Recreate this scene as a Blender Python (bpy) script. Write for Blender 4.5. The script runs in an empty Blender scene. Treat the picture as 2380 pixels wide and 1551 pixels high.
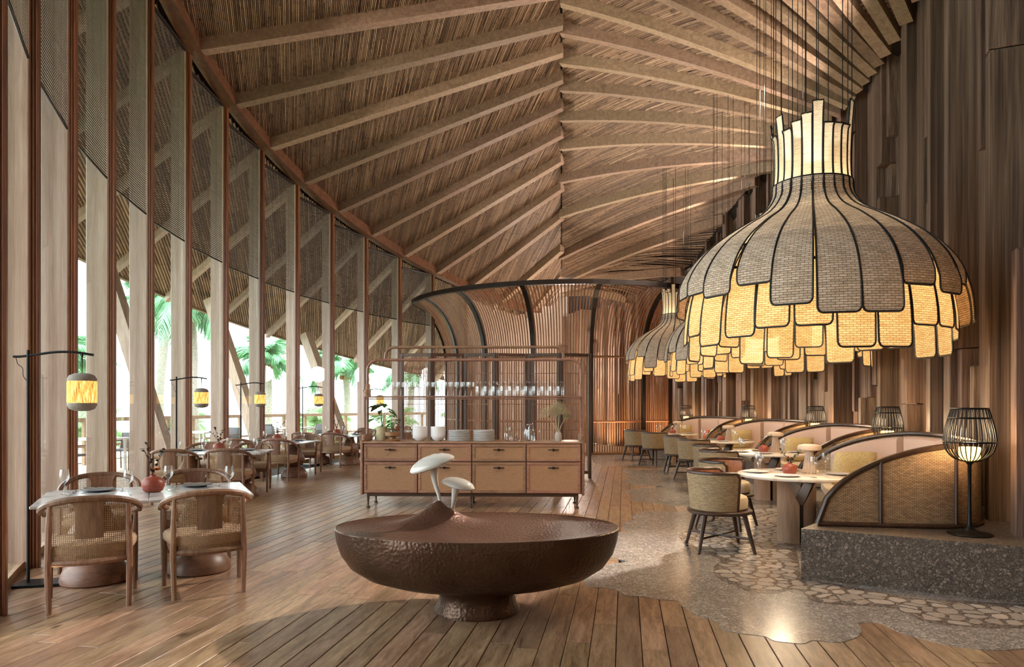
import bpy, math, random
from mathutils import Vector, Matrix
random.seed(7)
PI = math.pi
rad = math.radians
S = bpy.context.scene
COL = S.collection

# ------------------------------------------------------------------ camera, world, big lights, exposure
EYE = 1.45
cam_d = bpy.data.cameras.new('camera')
cam = bpy.data.objects.new('camera', cam_d)
COL.objects.link(cam)
cam.location = (0, 0, EYE)
cam.rotation_euler = (PI / 2, 0, 0)
cam_d.sensor_width = 36
cam_d.lens = 1620 * 36 / 2380
cam_d.shift_y = (940 - 775.5) / 2380
cam_d.clip_end = 500
S.camera = cam

S.view_settings.view_transform = 'Standard'
S.view_settings.look = 'None'
S.view_settings.gamma = 1
S.view_settings.use_curve_mapping = False
S.view_settings.exposure = 0.36

world = bpy.data.worlds.new('sky')
S.world = world
world.use_nodes = True
bg = world.node_tree.nodes['Background']
bg.inputs[0].default_value = (0.90, 0.96, 1.0, 1)
bg.inputs[1].default_value = 6.0
S.cycles.max_bounces = 6
S.cycles.diffuse_bounces = 3
S.cycles.glossy_bounces = 3
S.cycles.transparent_max_bounces = 12
S.cycles.caustics_reflective = False
S.cycles.caustics_refractive = False
S.cycles.light_sampling_threshold = 0.02
S.cycles.use_light_tree = False
S.cycles.adaptive_threshold = 0.03


def light(name, kind, loc, energy, color, size=0.1, aim=None, angle=60, blend=0.5):
    d = bpy.data.lights.new(name, kind)
    d.energy = energy
    d.color = color
    if kind in ('POINT', 'SPOT'):
        d.shadow_soft_size = size
    if kind == 'SPOT':
        d.spot_size = rad(angle)
        d.spot_blend = blend
    o = bpy.data.objects.new(name, d)
    COL.objects.link(o)
    o.location = loc
    if aim is not None:
        v = Vector(aim) - Vector(loc)
        o.rotation_euler = v.to_track_quat('-Z', 'Y').to_euler()
    return o


WARM = (1.0, 0.80, 0.54)
WARM2 = (1.0, 0.67, 0.37)
# roof-level spotlights of the hall
light('roof_spot_table', 'SPOT', (4.3, 10.6, 6.3), 3800, (1.0, 0.90, 0.78), 0.12, (-0.3, 4.3, 0.0), 46, 0.7)
light('roof_spot_buffet', 'SPOT', (1.0, 5.6, 7.6), 700, (1.0, 0.82, 0.62), 0.15, (-0.5, 9.9, 0.6), 40, 0.8)


# ------------------------------------------------------------------ helpers: objects
def tag(o, label=None, cat=None, group=None, kind=None):
    if label: o['label'] = label
    if cat: o['category'] = cat
    if group: o['group'] = group
    if kind: o['kind'] = kind
    return o


def empty(name, loc=(0, 0, 0), rz=0.0, parent=None):
    o = bpy.data.objects.new(name, None)
    o.empty_display_size = 0.1
    COL.objects.link(o)
    o.location = loc
    o.rotation_euler = (0, 0, rz)
    if parent: o.parent = parent
    return o


def mesh_obj(name, me, parent=None, loc=(0, 0, 0), rz=0.0):
    o = bpy.data.objects.new(name, me)
    COL.objects.link(o)
    o.location = loc
    o.rotation_euler = (0, 0, rz)
    if parent: o.parent = parent
    return o


def copy_tree(o, parent=None, loc=None, rz=None):
    c = o.copy()
    COL.objects.link(c)
    if parent is not None: c.parent = parent
    if loc is not None: c.location = loc
    if rz is not None: c.rotation_euler = (0, 0, rz)
    for ch in o.children:
        copy_tree(ch, c)
    return c


# ------------------------------------------------------------------ helpers: mesh builder
class MB:
    def __init__(s):
        s.v = []; s.f = []; s.uv = None; s.sm = []

    def add(s, vs, fs, smooth=False, M=None):
        b = len(s.v)
        if M is not None: vs = [tuple(M @ Vector(p)) for p in vs]
        s.v += [tuple(p) for p in vs]
        s.f += [tuple(b + i for i in f) for f in fs]
        s.sm += [smooth] * len(fs)
        return s

    def box(s, c, d, rz=0.0, M=None):
        x, y, z = d[0] / 2, d[1] / 2, d[2] / 2
        cs, sn = math.cos(rz), math.sin(rz)
        vs = []
        for a in (-1, 1):
            for b_ in (-1, 1):
                for e in (-1, 1):
                    px, py = a * x, b_ * y
                    vs.append((c[0] + px * cs - py * sn, c[1] + px * sn + py * cs, c[2] + e * z))
        return s.add(vs, [(0, 1, 3, 2), (4, 6, 7, 5), (0, 4, 5, 1), (2, 3, 7, 6), (0, 2, 6, 4), (1, 5, 7, 3)], False, M)

    def bbox(s, c, d, bev=0.004, M=None):
        """box with chamfered edges"""
        x, y, z = d[0] / 2, d[1] / 2, d[2] / 2
        b = min(bev, x * .49, y * .49, z * .49)
        vs = []; idx = {}
        for a in (-1, 1):
            for e in (-1, 1):
                for g in (-1, 1):
                    for k, p in enumerate(((a * x, e * (y - b), g * (z - b)), (a * (x - b), e * y, g * (z - b)), (a * (x - b), e * (y - b), g * z))):
                        idx[(a, e, g, k)] = len(vs)
                        vs.append((c[0] + p[0], c[1] + p[1], c[2] + p[2]))
        I = lambda a, e, g, k: idx[(a, e, g, k)]
        fs = []
        for a in (-1, 1):
            q = [I(a, -1, -1, 0), I(a, 1, -1, 0), I(a, 1, 1, 0), I(a, -1, 1, 0)]
            fs.append(q if a > 0 else q[::-1])
            q = [I(-1, a, -1, 1), I(1, a, -1, 1), I(1, a, 1, 1), I(-1, a, 1, 1)]
            fs.append(q if a < 0 else q[::-1])
            q = [I(-1, -1, a, 2), I(1, -1, a, 2), I(1, 1, a, 2), I(-1, 1, a, 2)]
            fs.append(q if a > 0 else q[::-1])
        for e in (-1, 1):
            for g in (-1, 1):
                fs.append([I(-1, e, g, 1), I(1, e, g, 1), I(1, e, g, 2), I(-1, e, g, 2)][::1 if e * g < 0 else -1])
                fs.append([I(e, -1, g, 0), I(e, 1, g, 0), I(e, 1, g, 2), I(e, -1, g, 2)][::-1 if e * g < 0 else 1])
                fs.append([I(e, g, -1, 0), I(e, g, 1, 0), I(e, g, 1, 1), I(e, g, -1, 1)][::1 if e * g < 0 else -1])
                for a in (-1, 1):
                    pass
        for a in (-1, 1):
            for e in (-1, 1):
                for g in (-1, 1):
                    fs.append([I(a, e, g, 0), I(a, e, g, 1), I(a, e, g, 2)][::1 if a * e * g > 0 else -1])
        return s.add(vs, fs, False, M)

    def tube(s, path, r, n=8, closed=False, caps=True, M=None, smooth=True):
        """tube along a path; r a number or a list"""
        P = [Vector(p) for p in path]
        m = len(P)
        rs = r if isinstance(r, (list, tuple)) else [r] * m
        vs = []; fs = []
        up = None
        for i in range(m):
            if closed:
                t = (P[(i + 1) % m] - P[i - 1])
            else:
                t = P[min(i + 1, m - 1)] - P[max(i - 1, 0)]
            if t.length < 1e-9: t = Vector((0, 0, 1))
            t.normalize()
            if up is None:
                up = Vector((0, 0, 1)) if abs(t.z) < 0.9 else Vector((1, 0, 0))
            a = t.cross(up)
            if a.length < 1e-6:
                a = t.cross(Vector((1, 0.3, 0)))
            a.normalize()
            b = a.cross(t).normalized()
            up = b
            for k in range(n):
                an = 2 * PI * k / n
                vs.append(P[i] + (a * math.cos(an) + b * math.sin(an)) * rs[i])
        seg = m if closed else m - 1
        for i in range(seg):
            j = (i + 1) % m
            for k in range(n):
                l = (k + 1) % n
                fs.append((i * n + k, i * n + l, j * n + l, j * n + k))
        if caps and not closed:
            fs.append(tuple(range(n - 1, -1, -1)))
            fs.append(tuple((m - 1) * n + k for k in range(n)))
        return s.add(vs, fs, smooth, M)

    def lathe(s, prof, n=24, c=(0, 0, 0), sx=1.0, sy=1.0, cap0=True, cap1=True, M=None, smooth=True):
        vs = []; fs = []
        m = len(prof)
        for (r, z) in prof:
            for k in range(n):
                a = 2 * PI * k / n
                vs.append((c[0] + r * sx * math.cos(a), c[1] + r * sy * math.sin(a), c[2] + z))
        for i in range(m - 1):
            for k in range(n):
                l = (k + 1) % n
                fs.append((i * n + k, i * n + l, (i + 1) * n + l, (i + 1) * n + k))
        if cap0: fs.append(tuple(range(n - 1, -1, -1)))
        if cap1: fs.append(tuple((m - 1) * n + k for k in range(n)))
        return s.add(vs, fs, smooth, M)

    def grid(s, fn, nu, nv, thick=None, smooth=True, uvs=None):
        """fn(i/nu, j/nv) -> point; uvs(u,v) -> uv in metres"""
        vs = []; fs = []; uu = []
        for i in range(nu + 1):
            for j in range(nv + 1):
                vs.append(tuple(fn(i / nu, j / nv)))
        w = nv + 1
        for i in range(nu):
            for j in range(nv):
                fs.append((i * w + j, (i + 1) * w + j, (i + 1) * w + j + 1, i * w + j + 1))
                if uvs:
                    for (a, b) in ((i, j), (i + 1, j), (i + 1, j + 1), (i, j + 1)):
                        uu.append(uvs(a / nu, b / nv))
        if uvs:
            if s.uv is None: s.uv = [(0, 0)] * sum(len(f) for f in s.f)
            s.uv += uu
        return s.add(vs, fs, smooth)

    def prism(s, poly, z0, z1, M=None, top=True):
        n = len(poly)
        vs = [(p[0], p[1], z0) for p in poly] + [(p[0], p[1], z1) for p in poly]
        fs = [tuple(range(n - 1, -1, -1)), tuple(range(n, 2 * n))]
        for i in range(n):
            j = (i + 1) % n
            fs.append((i, j, n + j, n + i))
        return s.add(vs, fs, False, M)

    def data(s, name, mat, sharp=None):
        me = bpy.data.meshes.new(name)
        me.from_pydata(s.v, [], s.f)
        me.polygons.foreach_set('use_smooth', s.sm)
        if s.uv:
            ul = me.uv_layers.new(name='UVMap')
            flat = [c for p in s.uv for c in p]
            flat += [0.0] * (2 * len(me.loops) - len(flat))
            ul.data.foreach_set('uv', flat)
        for m in (mat if isinstance(mat, (list, tuple)) else [mat]):
            me.materials.append(m)
        me.update()
        if sharp: me.set_sharp_from_angle(angle=rad(sharp))
        return me

    def build(s, name, mat, parent=None, loc=(0, 0, 0), rz=0.0, sharp=40, solid=None):
        o = mesh_obj(name, s.data(name, mat, sharp if any(s.sm) else None), parent, loc, rz)
        if solid:
            md = o.modifiers.new('thickness', 'SOLIDIFY')
            md.thickness = solid
            md.offset = 0
        return o


def arc_pts(c, r, a0, a1, n, z=0.0):
    return [(c[0] + r * math.cos(a0 + (a1 - a0) * i / n), c[1] + r * math.sin(a0 + (a1 - a0) * i / n), z) for i in range(n + 1)]


def spline(pts, n=6):
    """Catmull-Rom through pts"""
    P = [Vector(p) for p in pts]
    P = [P[0] * 2 - P[1]] + P + [P[-1] * 2 - P[-2]]
    out = []
    for i in range(1, len(P) - 2):
        for k in range(n):
            t = k / n
            a, b, c, d = P[i - 1], P[i], P[i + 1], P[i + 2]
            out.append(0.5 * ((2 * b) + (c - a) * t + (2 * a - 5 * b + 4 * c - d) * t * t + (3 * b - a - 3 * c + d) * t ** 3))
    out.append(P[-2])
    return out


def lerp_table(T, x):
    if x <= T[0][0]: return T[0][1]
    for (a, b), (c, d) in zip(T, T[1:]):
        if x <= c: return b + (d - b) * (x - a) / (c - a)
    return T[-1][1]


# ------------------------------------------------------------------ materials (procedural)
def hexc(h):
    c = [int(h[i:i + 2], 16) / 255 for i in (0, 2, 4)]
    return tuple(x / 12.92 if x <= .04045 else ((x + .055) / 1.055) ** 2.4 for x in c) + (1,)


class NT:
    def __init__(s, name):
        s.m = bpy.data.materials.new(name)
        s.m.use_nodes = True
        s.t = s.m.node_tree
        s.t.nodes.clear()
        s.out = s.t.nodes.new('ShaderNodeOutputMaterial')

    def n(s, typ, ins=None, **props):
        nd = s.t.nodes.new('ShaderNode' + typ)
        for k, v in props.items(): setattr(nd, k, v)
        for k, v in (ins or {}).items():
            sk = nd.inputs[k]
            if isinstance(v, bpy.types.NodeSocket): s.t.links.new(v, sk)
            else: sk.default_value = v
        return nd

    def math(s, op, a, b=0.0, c=0.0):
        return s.n('Math', {0: a, 1: b, 2: c}, operation=op).outputs[0]

    def obj(s, scale=(1, 1, 1), rot=(0, 0, 0), kind='Object'):
        tc = s.n('TexCoord').outputs[kind]
        return s.n('Mapping', {'Vector': tc, 'Scale': scale, 'Rotation': rot}).outputs[0]

    def ramp(s, fac, stops):
        nd = s.n('ValToRGB', {'Fac': fac})
        el = nd.color_ramp.elements
        while len(el) < len(stops): el.new(0.5)
        for e, (p, c) in zip(el, stops):
            e.position = p
            e.color = hexc(c) if isinstance(c, str) else c
        return nd.outputs[0]

    def mix(s, f, a, b, typ='MIX'):
        nd = s.n('Mix', None, data_type='RGBA', blend_type=typ)
        for k, v in ((0, f), (6, a), (7, b)):
            if isinstance(v, bpy.types.NodeSocket): s.t.links.new(v, nd.inputs[k])
            else: nd.inputs[k].default_value = hexc(v) if isinstance(v, str) else v
        return nd.outputs[2]

    def bump(s, h, strength=0.3, dist=0.01):
        return s.n('Bump', {'Height': h, 'Strength': strength, 'Distance': dist}).outputs[0]

    def pbr(s, color, rough=0.5, metal=0.0, normal=None, spec=0.5, **kw):
        ins = {'Roughness': rough, 'Metallic': metal, 'Specular IOR Level': spec}
        ins['Base Color'] = hexc(color) if isinstance(color, str) else color
        if normal is not None: ins['Normal'] = normal
        ins.update(kw)
        return s.n('BsdfPrincipled', ins).outputs[0]

    def done(s, sh):
        s.t.links.new(sh, s.out.inputs[0])
        return s.m


def plain(name, col, rough=0.5, metal=0.0, spec=0.5, noise=0.0, nscale=40, bump=0.0, bscale=60, **kw):
    t = NT(name)
    co = t.obj()
    c = hexc(col)
    nrm = None
    if noise:
        nz = t.n('TexNoise', {'Vector': co, 'Scale': nscale, 'Detail': 4}).outputs[0]
        lo = tuple(x * (1 - noise) for x in c[:3]) + (1,)
        hi = tuple(min(1, x * (1 + noise)) for x in c[:3]) + (1,)
        c = t.ramp(nz, [(0.3, lo), (0.7, hi)])
    if bump:
        nz2 = t.n('TexNoise', {'Vector': co, 'Scale': bscale, 'Detail': 3}).outputs[0]
        nrm = t.bump(nz2, bump, 0.005)
    return t.done(t.pbr(c, rough, metal, nrm, spec, **kw))


def wood(name, cols, rough=0.5, stretch=(14, 14, 1.2), rnd=True, scale=2.0, spec=0.4, island=False, knots=False):
    """wood grain drawn out along the axis with the smallest stretch; tone shifts from piece to piece"""
    t = NT(name)
    oi = t.n('ObjectInfo').outputs['Random']
    r = oi
    if island:
        ri = t.n('NewGeometry').outputs['Random Per Island']
        r = t.math('FRACT', t.math('ADD', ri, oi))
    tc = t.n('TexCoord').outputs['Object']
    off = t.n('VectorMath', {0: tc, 1: t.n('CombineXYZ', {0: t.math('MULTIPLY', r, 37.0), 1: t.math('MULTIPLY', r, 17.0), 2: t.math('MULTIPLY', r, 53.0)}).outputs[0]}, operation='ADD').outputs[0]
    co = t.n('Mapping', {'Vector': off, 'Scale': stretch}).outputs[0]
    nz = t.n('TexNoise', {'Vector': co, 'Scale': scale, 'Detail': 4, 'Roughness': 0.62, 'Distortion': 0.6}).outputs[0]
    fine = t.n('TexNoise', {'Vector': co, 'Scale': scale * 5, 'Detail': 1}).outputs[0]
    f = t.math('ADD', t.math('MULTIPLY', nz, 0.75), t.math('MULTIPLY', fine, 0.25))
    k = len(cols)
    col = t.ramp(f, [(0.3 + 0.4 * i / (k - 1), c) for i, c in enumerate(cols)])
    if rnd:
        v = t.n('MapRange', {0: r, 3: 0.72, 4: 1.18}).outputs[0]
        col = t.n('HueSaturation', {'Color': col, 'Value': v, 'Hue': t.n('MapRange', {0: t.math('FRACT', t.math('MULTIPLY', r, 7.3)), 3: 0.488, 4: 0.508}).outputs[0]}).outputs[0]
    if knots:
        kc = t.n('Mapping', {'Vector': off, 'Scale': (3.2, 1.5, 1)}).outputs[0]
        d = t.n('TexVoronoi', {'Vector': kc, 'Scale': 1.0, 'Randomness': 1.0}).outputs['Distance']
        kn = t.n('MapRange', {0: d, 1: 0.03, 2: 0.085, 3: 0.85, 4: 0.0}).outputs[0]
        col = t.mix(kn, col, '2a1d14')
    return t.done(t.pbr(col, rough, 0, t.bump(f, 0.15, 0.004), spec))


def weave(name, c1, c2, cm, bw=0.03, bh=0.009, rough=0.6, trans=0.0, bump=0.6, uv=True):
    """solid basket weave in metres of UV (or object x, z)"""
    t = NT(name)
    if uv:
        co = t.n('TexCoord').outputs['UV']
    else:
        sx = t.n('SeparateXYZ', {0: t.n('TexCoord').outputs['Object']})
        co = t.n('CombineXYZ', {0: sx.outputs[0], 1: sx.outputs[2]}).outputs[0]
    br = t.n('TexBrick', {'Vector': co, 'Color1': hexc(c1), 'Color2': hexc(c2), 'Mortar': hexc(cm), 'Scale': 1.0, 'Mortar Size': bh * 0.16, 'Mortar Smooth': 0.6, 'Bias': 0.0, 'Brick Width': bw, 'Row Height': bh}, offset=0.5, offset_frequency=2, squash=1.0)
    nz = t.n('TexNoise', {'Vector': t.n('Mapping', {'Vector': co, 'Scale': (4, 22, 1)}).outputs[0], 'Scale': 3.0, 'Detail': 3}).outputs[0]
    col = t.mix(0.55, br.outputs[0], t.ramp(nz, [(0.3, cm), (0.55, c1), (0.75, c2)]), 'MULTIPLY')
    col = t.n('HueSaturation', {'Color': col, 'Value': 1.55}).outputs[0]
    nrm = t.bump(t.math('SUBTRACT', 1.0, br.outputs['Fac']), bump, 0.004)
    if trans:
        a = t.n('BsdfDiffuse', {'Color': col, 'Normal': nrm}).outputs[0]
        b = t.n('BsdfTranslucent', {'Color': col, 'Normal': nrm}).outputs[0]
        return t.done(t.n('MixShader', {0: trans, 1: a, 2: b}).outputs[0])
    return t.done(t.pbr(col, rough, 0, nrm, 0.3))


def open_weave(name, col, pitch=0.012, fill=0.42, rough=0.6):
    """cane or mesh with square holes one can see through, in metres of UV"""
    t = NT(name)
    sx = t.n('SeparateXYZ', {0: t.n('TexCoord').outputs['UV']})
    a = t.math('LESS_THAN', t.math('FRACT', t.math('DIVIDE', sx.outputs[0], pitch)), fill)
    b = t.math('LESS_THAN', t.math('FRACT', t.math('DIVIDE', sx.outputs[1], pitch)), fill)
    m = t.math('MAXIMUM', a, b)
    nz = t.n('TexNoise', {'Vector': t.obj(), 'Scale': 60.0}).outputs[0]
    c = hexc(col)
    cc = t.ramp(nz, [(0.3, tuple(x * .7 for x in c[:3]) + (1,)), (0.7, c)])
    sh = t.pbr(cc, rough, 0, None, 0.3)
    tr = t.n('BsdfTransparent').outputs[0]
    return t.done(t.n('MixShader', {0: m, 1: tr, 2: sh}).outputs[0])


def thin_glass(name, tint=(1, 1, 1, 1), refl=1.0, base=0.03, ior=1.45, rough=0.0):
    t = NT(name)
    fr = t.n('LayerWeight', {'Blend': 0.25}).outputs['Facing']
    f = t.math('ADD', t.math('MULTIPLY', t.math('POWER', fr, 2.2), refl), base)
    f = t.math('MINIMUM', f, 0.9)
    return t.done(t.n('MixShader', {0: f, 1: t.n('BsdfTransparent', {'Color': tint}).outputs[0], 2: t.n('BsdfGlossy', {'Color': (1, 1, 1, 1), 'Roughness': rough}).outputs[0]}).outputs[0])


def glow(name, col, strength):
    t = NT(name)
    return t.done(t.n('Emission', {'Color': hexc(col), 'Strength': strength}).outputs[0])


def m_terrazzo(name, cols, base, scale, chip=0.62, rough=0.22, bump=0.0):
    """stone chips of two sizes set in a cement ground, polished"""
    t = NT(name)
    co = t.obj()
    wob = t.n('TexNoise', {'Vector': co, 'Scale': scale * .6, 'Detail': 2}).outputs['Color']
    cw = t.n('VectorMath', {0: co, 1: t.n('VectorMath', {0: wob, 'Scale': 0.25 / scale}, operation='SCALE').outputs[0]}, operation='ADD').outputs[0]
    v = t.n('TexVoronoi', {'Vector': cw, 'Scale': scale, 'Randomness': 1.0})
    e = t.n('TexVoronoi', {'Vector': cw, 'Scale': scale, 'Randomness': 1.0}, feature='DISTANCE_TO_EDGE').outputs['Distance']
    sel = t.n('SeparateColor', {0: v.outputs['Color']})
    size = t.math('MULTIPLY', sel.outputs[0], 0.22)
    inside = t.math('GREATER_THAN', e, t.math('ADD', size, 0.03))
    cc = t.ramp(sel.outputs[1], [(i / (len(cols) - 1), c) for i, c in enumerate(cols)])
    v2 = t.n('TexVoronoi', {'Vector': co, 'Scale': scale * 2.7, 'Randomness': 1.0})
    s2 = t.n('SeparateColor', {0: v2.outputs['Color']})
    fine = t.math('MULTIPLY', t.math('LESS_THAN', v2.outputs['Distance'], 0.36), t.math('GREATER_THAN', s2.outputs[0], 0.45))
    nz = t.n('TexNoise', {'Vector': co, 'Scale': 3.0, 'Detail': 4}).outputs[0]
    g = hexc(base)
    ground = t.ramp(nz, [(0.3, tuple(x * .82 for x in g[:3]) + (1,)), (0.7, tuple(min(1, x * 1.12) for x in g[:3]) + (1,))])
    col = t.mix(fine, ground, t.ramp(s2.outputs[1], [(0, cols[0]), (1, cols[-1])]))
    col = t.mix(inside, col, cc)
    return t.done(t.pbr(col, rough, 0, t.bump(inside, bump, 0.002) if bump else None, 0.5))


def m_marble(name, a, b, rough=0.18, scale=2.2):
    t = NT(name)
    co = t.obj((1, 1, 1))
    d = t.n('TexNoise', {'Vector': co, 'Scale': scale, 'Detail': 8, 'Roughness': .65, 'Distortion': 1.8}).outputs[0]
    w = t.n('TexWave', {'Vector': co, 'Scale': 1.6, 'Distortion': 9.0, 'Detail': 4, 'Detail Scale': 1.8}).outputs['Fac']
    f = t.math('MULTIPLY', d, t.math('ADD', t.math('MULTIPLY', w, .35), .65))
    return t.done(t.pbr(t.ramp(f, [(0.25, b), (0.42, a), (0.7, a)]), rough, 0, None, 0.5))


def m_hammered(name, c1, c2, rough=0.3):
    t = NT(name)
    co = t.obj()
    v = t.n('TexVoronoi', {'Vector': co, 'Scale': 48.0, 'Randomness': 0.85}, feature='SMOOTH_F1').outputs['Distance']
    nz = t.n('TexNoise', {'Vector': co, 'Scale': 3.5, 'Detail': 5}).outputs[0]
    return t.done(t.pbr(t.ramp(nz, [(0.3, c1), (0.7, c2)]), rough, 0.55, t.bump(v, 0.9, 0.006), 0.5))


def m_bamboo(name, cols, dark='2b1d12', rough=0.55):
    """one tone for each cane, with dark joints along it"""
    t = NT(name)
    ri = t.n('NewGeometry').outputs['Random Per Island']
    col = t.ramp(ri, [(i / (len(cols) - 1), c) for i, c in enumerate(cols)])
    nz = t.n('TexNoise', {'Vector': t.obj(), 'Scale': 9.0, 'Detail': 4, 'Roughness': .7}).outputs[0]
    col = t.mix(t.n('MapRange', {0: nz, 1: 0.52, 2: 0.72, 3: 0, 4: 0.75}).outputs[0], col, dark)
    return t.done(t.pbr(col, rough, 0, None, 0.35))


M = {}
M['board'] = wood('floor_oak', ['5b4430', '886a50', 'a48568', 'b8997b'], 0.33, (9, 1.1, 9), True, 2.6, 0.5, True, True)
M['subfloor'] = plain('joint_dark', '2a1a10', 0.8)
M['terrazzo'] = m_terrazzo('terrazzo_fine', ['aaa19b', 'c0b6ae', '938b85', 'cdc4bb'], '877e78', 34, rough=0.2)
M['chip_bed'] = m_terrazzo('terrazzo_ground', ['8d8077', '9a8c82', '74685f'], '63574f', 30, rough=0.2)
M['platform'] = m_terrazzo('terrazzo_dark', ['8a7a6c', '665a4f', '52483f', '988879'], '483e36', 46, rough=0.42)
M['plank'] = wood('wall_timber', ['3a2d26', '604c3f', '806856', '967e69'], 0.55, (9, 9, 0.7), True, 2.2, 0.3)
M['rafter'] = wood('rafter_wood', ['77604e', '937a63', 'aa9077'], 0.5, (8, 8, 8), True, 1.6, 0.35)
M['beam'] = wood('beam_wood', ['4e3120', '68432c', '7d5538'], 0.5, (6, 6, 6), False, 1.5, 0.35)
M['fin'] = wood('pale_timber', ['a48b78', 'b9a290', 'cab7a6'], 0.5, (9, 9, 0.5), True, 2.0, 0.35)
M['frame'] = wood('window_frame_wood', ['57331d', '754728', '8d5a34'], 0.42, (12, 12, 0.6), True, 2.0, 0.45)
M['bamboo'] = m_bamboo('bamboo_cane', ['5e4838', '8b6d56', 'a28268', '7a5e48', 'b09174', '94755c', '6b5240', '9c7d63'])
M['roof_back'] = plain('roof_dark', '20150d', 0.9)
M['soffit_edge'] = plain('soffit_edge', '6e553d', 0.7)
M['slat'] = wood('slat_wood', ['7a5238', '976a49', 'a97d59'], 0.5, (20, 20, 1.5), True, 2.0, 0.35)
M['rib'] = plain('dark_steel_rib', '241a14', 0.4, 0.3, noise=.2)
M['rail_dark'] = plain('bronze_rail', '33271f', 0.5, 0.4, noise=0.5, nscale=200)
M['oak'] = wood('chair_oak', ['6d4f3d', '896651', '9f7d65'], 0.42, (16, 16, 2.0), True, 2.2, 0.4)
M['pedestal'] = wood('pedestal_wood', ['5f4332', '7a5843', '8d6a52'], 0.4, (3, 3, 9), True, 2.0, 0.4)
M['cane'] = open_weave('open_cane', 'a98763', 0.0125, 0.36)
M['seat'] = plain('seat_boucle', 'b49a80', 0.9, noise=.25, nscale=120, bump=0.5, bscale=220)
M['marble'] = m_marble('grey_marble', 'c9c6c4', '8b8a8c')
M['marble_w'] = m_marble('cream_marble', 'e6dacd', 'c3b2a4', 0.2)
M['plate_d'] = plain('slate_plate', '5b636b', 0.35, spec=.5)
M['plate_l'] = plain('pale_plate', 'b9b6b8', 0.3)
M['napkin'] = plain('taupe_napkin', '85766a', 0.9, noise=.2, nscale=90)
M['steel'] = plain('cutlery_steel', 'c8c8c8', 0.18, 1.0)
M['glass'] = thin_glass('drinking_glass', (0.93, 0.95, 0.96, 1), 1.5, 0.10)
M['pane'] = thin_glass('window_glass', (0.95, 0.97, 0.96, 1), 0.55, 0.035)
M['terracotta'] = plain('terracotta', '8d4230', 0.45, noise=.18, nscale=60)
M['twig'] = plain('dark_twig', '2e2418', 0.7)
M['leaf_dark'] = plain('dark_leaf', '2c2c20', 0.6)
M['petal'] = plain('orange_petal', 'd8752c', 0.6)
M['black'] = plain('black_metal', '17191b', 0.42, 0.6)
M['cap'] = plain('grey_felt_cap', '8e857c', 0.85, noise=.15, nscale=70)
M['wicker'] = weave('wicker_olive', 'b9a688', '9c896c', '5b4b39', 0.030, 0.009)
M['wicker_b'] = weave('wicker_booth', 'b59d80', '967f64', '473829', 0.034, 0.012, bump=.8)
M['wicker_p'] = weave('wicker_pendant', 'd8cdbf', 'b9ab9a', '7d6f5f', 0.066, 0.020, trans=0.12)
M['wicker_lit'] = weave('wicker_pendant_inner', 'e8d5b4', 'd4b98f', '9c7c4e', 0.058, 0.018, trans=0.5)
M['wicker_top'] = weave('wicker_collar', 'efe5d3', 'e2d6c0', 'b3a286', 0.03, 0.012, trans=0.4)
M['rattan'] = weave('rattan_panel', 'b39579', 'a3866a', '7d6048', 0.011, 0.006, bump=.5, uv=False)
M['cab'] = wood('cabinet_wood', ['7c5a47', '926d58', 'a6826b'], 0.4, (3, 12, 12), True, 2.0, 0.4)
M['cabdark'] = plain('cabinet_base', '4b3528', 0.5)
M['trim_black'] = plain('black_trim', '15120f', 0.5)
M['walnut'] = wood('walnut_dark', ['2a1b13', '3d291d', '4f3727'], 0.35, (10, 10, 2), True, 2.0, 0.5)
M['inner_lining'] = wood('chair_lining', ['7c4a33', '935c41', 'a56c4e'], 0.45, (10, 10, 2), True, 2.0, 0.4)
M['cream'] = plain('cream_cushion', 'dccbb0', 0.85, noise=.08, nscale=90, bump=.15, bscale=200)
M['pink'] = plain('blush_upholstery', 'b89f92', 0.9, noise=.07, nscale=150, bump=.12, bscale=260)
M['yellow'] = plain('mustard_fabric', 'bcaa7c', 0.9, noise=.2, nscale=60, bump=.3, bscale=120)
M['rust'] = plain('rust_fabric', 'ad5b3f', 0.9, noise=.35, nscale=110, bump=.3, bscale=160)
M['lampstone'] = plain('ribbed_ceramic', 'b9a592', 0.6, noise=.1, nscale=90)
M['white'] = plain('white_gloss', 'd2cec6', 0.08, spec=.6)
M['porcelain'] = plain('porcelain', 'e9e9ea', 0.18)
M['hammered'] = m_hammered('hammered_bronze', '44301f', '5c4233', 0.34)
M['hammered_lit'] = m_hammered('hammered_bronze_lit', '5e3f30', '7a5645', 0.36)  # the shell's bronze made lighter; light on the top is put into the colour
M['pot'] = plain('sage_pot', 'a89d7c', 0.5)
M['pot2'] = plain('brown_pot', '8d6644', 0.5)
M['soil'] = plain('soil', '2d2118', 0.95)
M['leaf'] = plain('glossy_leaf', '3c6b2f', 0.35, noise=.25, nscale=20)
M['stem'] = plain('plant_stem', '56703c', 0.5)
M['palm_dry'] = plain('dried_palm', 'b9ad8c', 0.7, noise=.15, nscale=30)
M['stonepot'] = plain('grey_stone', 'a39a92', 0.7, noise=.1, nscale=60)
M['trunk'] = plain('palm_trunk', 'a39c92', 0.85, noise=.25, nscale=18, bump=.4, bscale=25)
M['frond'] = plain('palm_green', '7fb389', 0.5, noise=.3, nscale=3)
M['frond2'] = plain('palm_green_pale', 'a3c493', 0.5, noise=.3, nscale=3)
M['deck'] = plain('deck_boards', 'cfc3b4', 0.7, noise=.15, nscale=8)
M['railing'] = plain('deck_rail_wood', 'a58a6f', 0.6, noise=.15, nscale=12)
M['sea'] = plain('pale_sea', 'c3d3d8', 0.25)
M['lawn'] = plain('lawn_green', 'a9b58a', 0.9, noise=.3, nscale=2)
M['outgrey'] = plain('outdoor_mesh_grey', '5a5c5e', 0.7)
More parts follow.
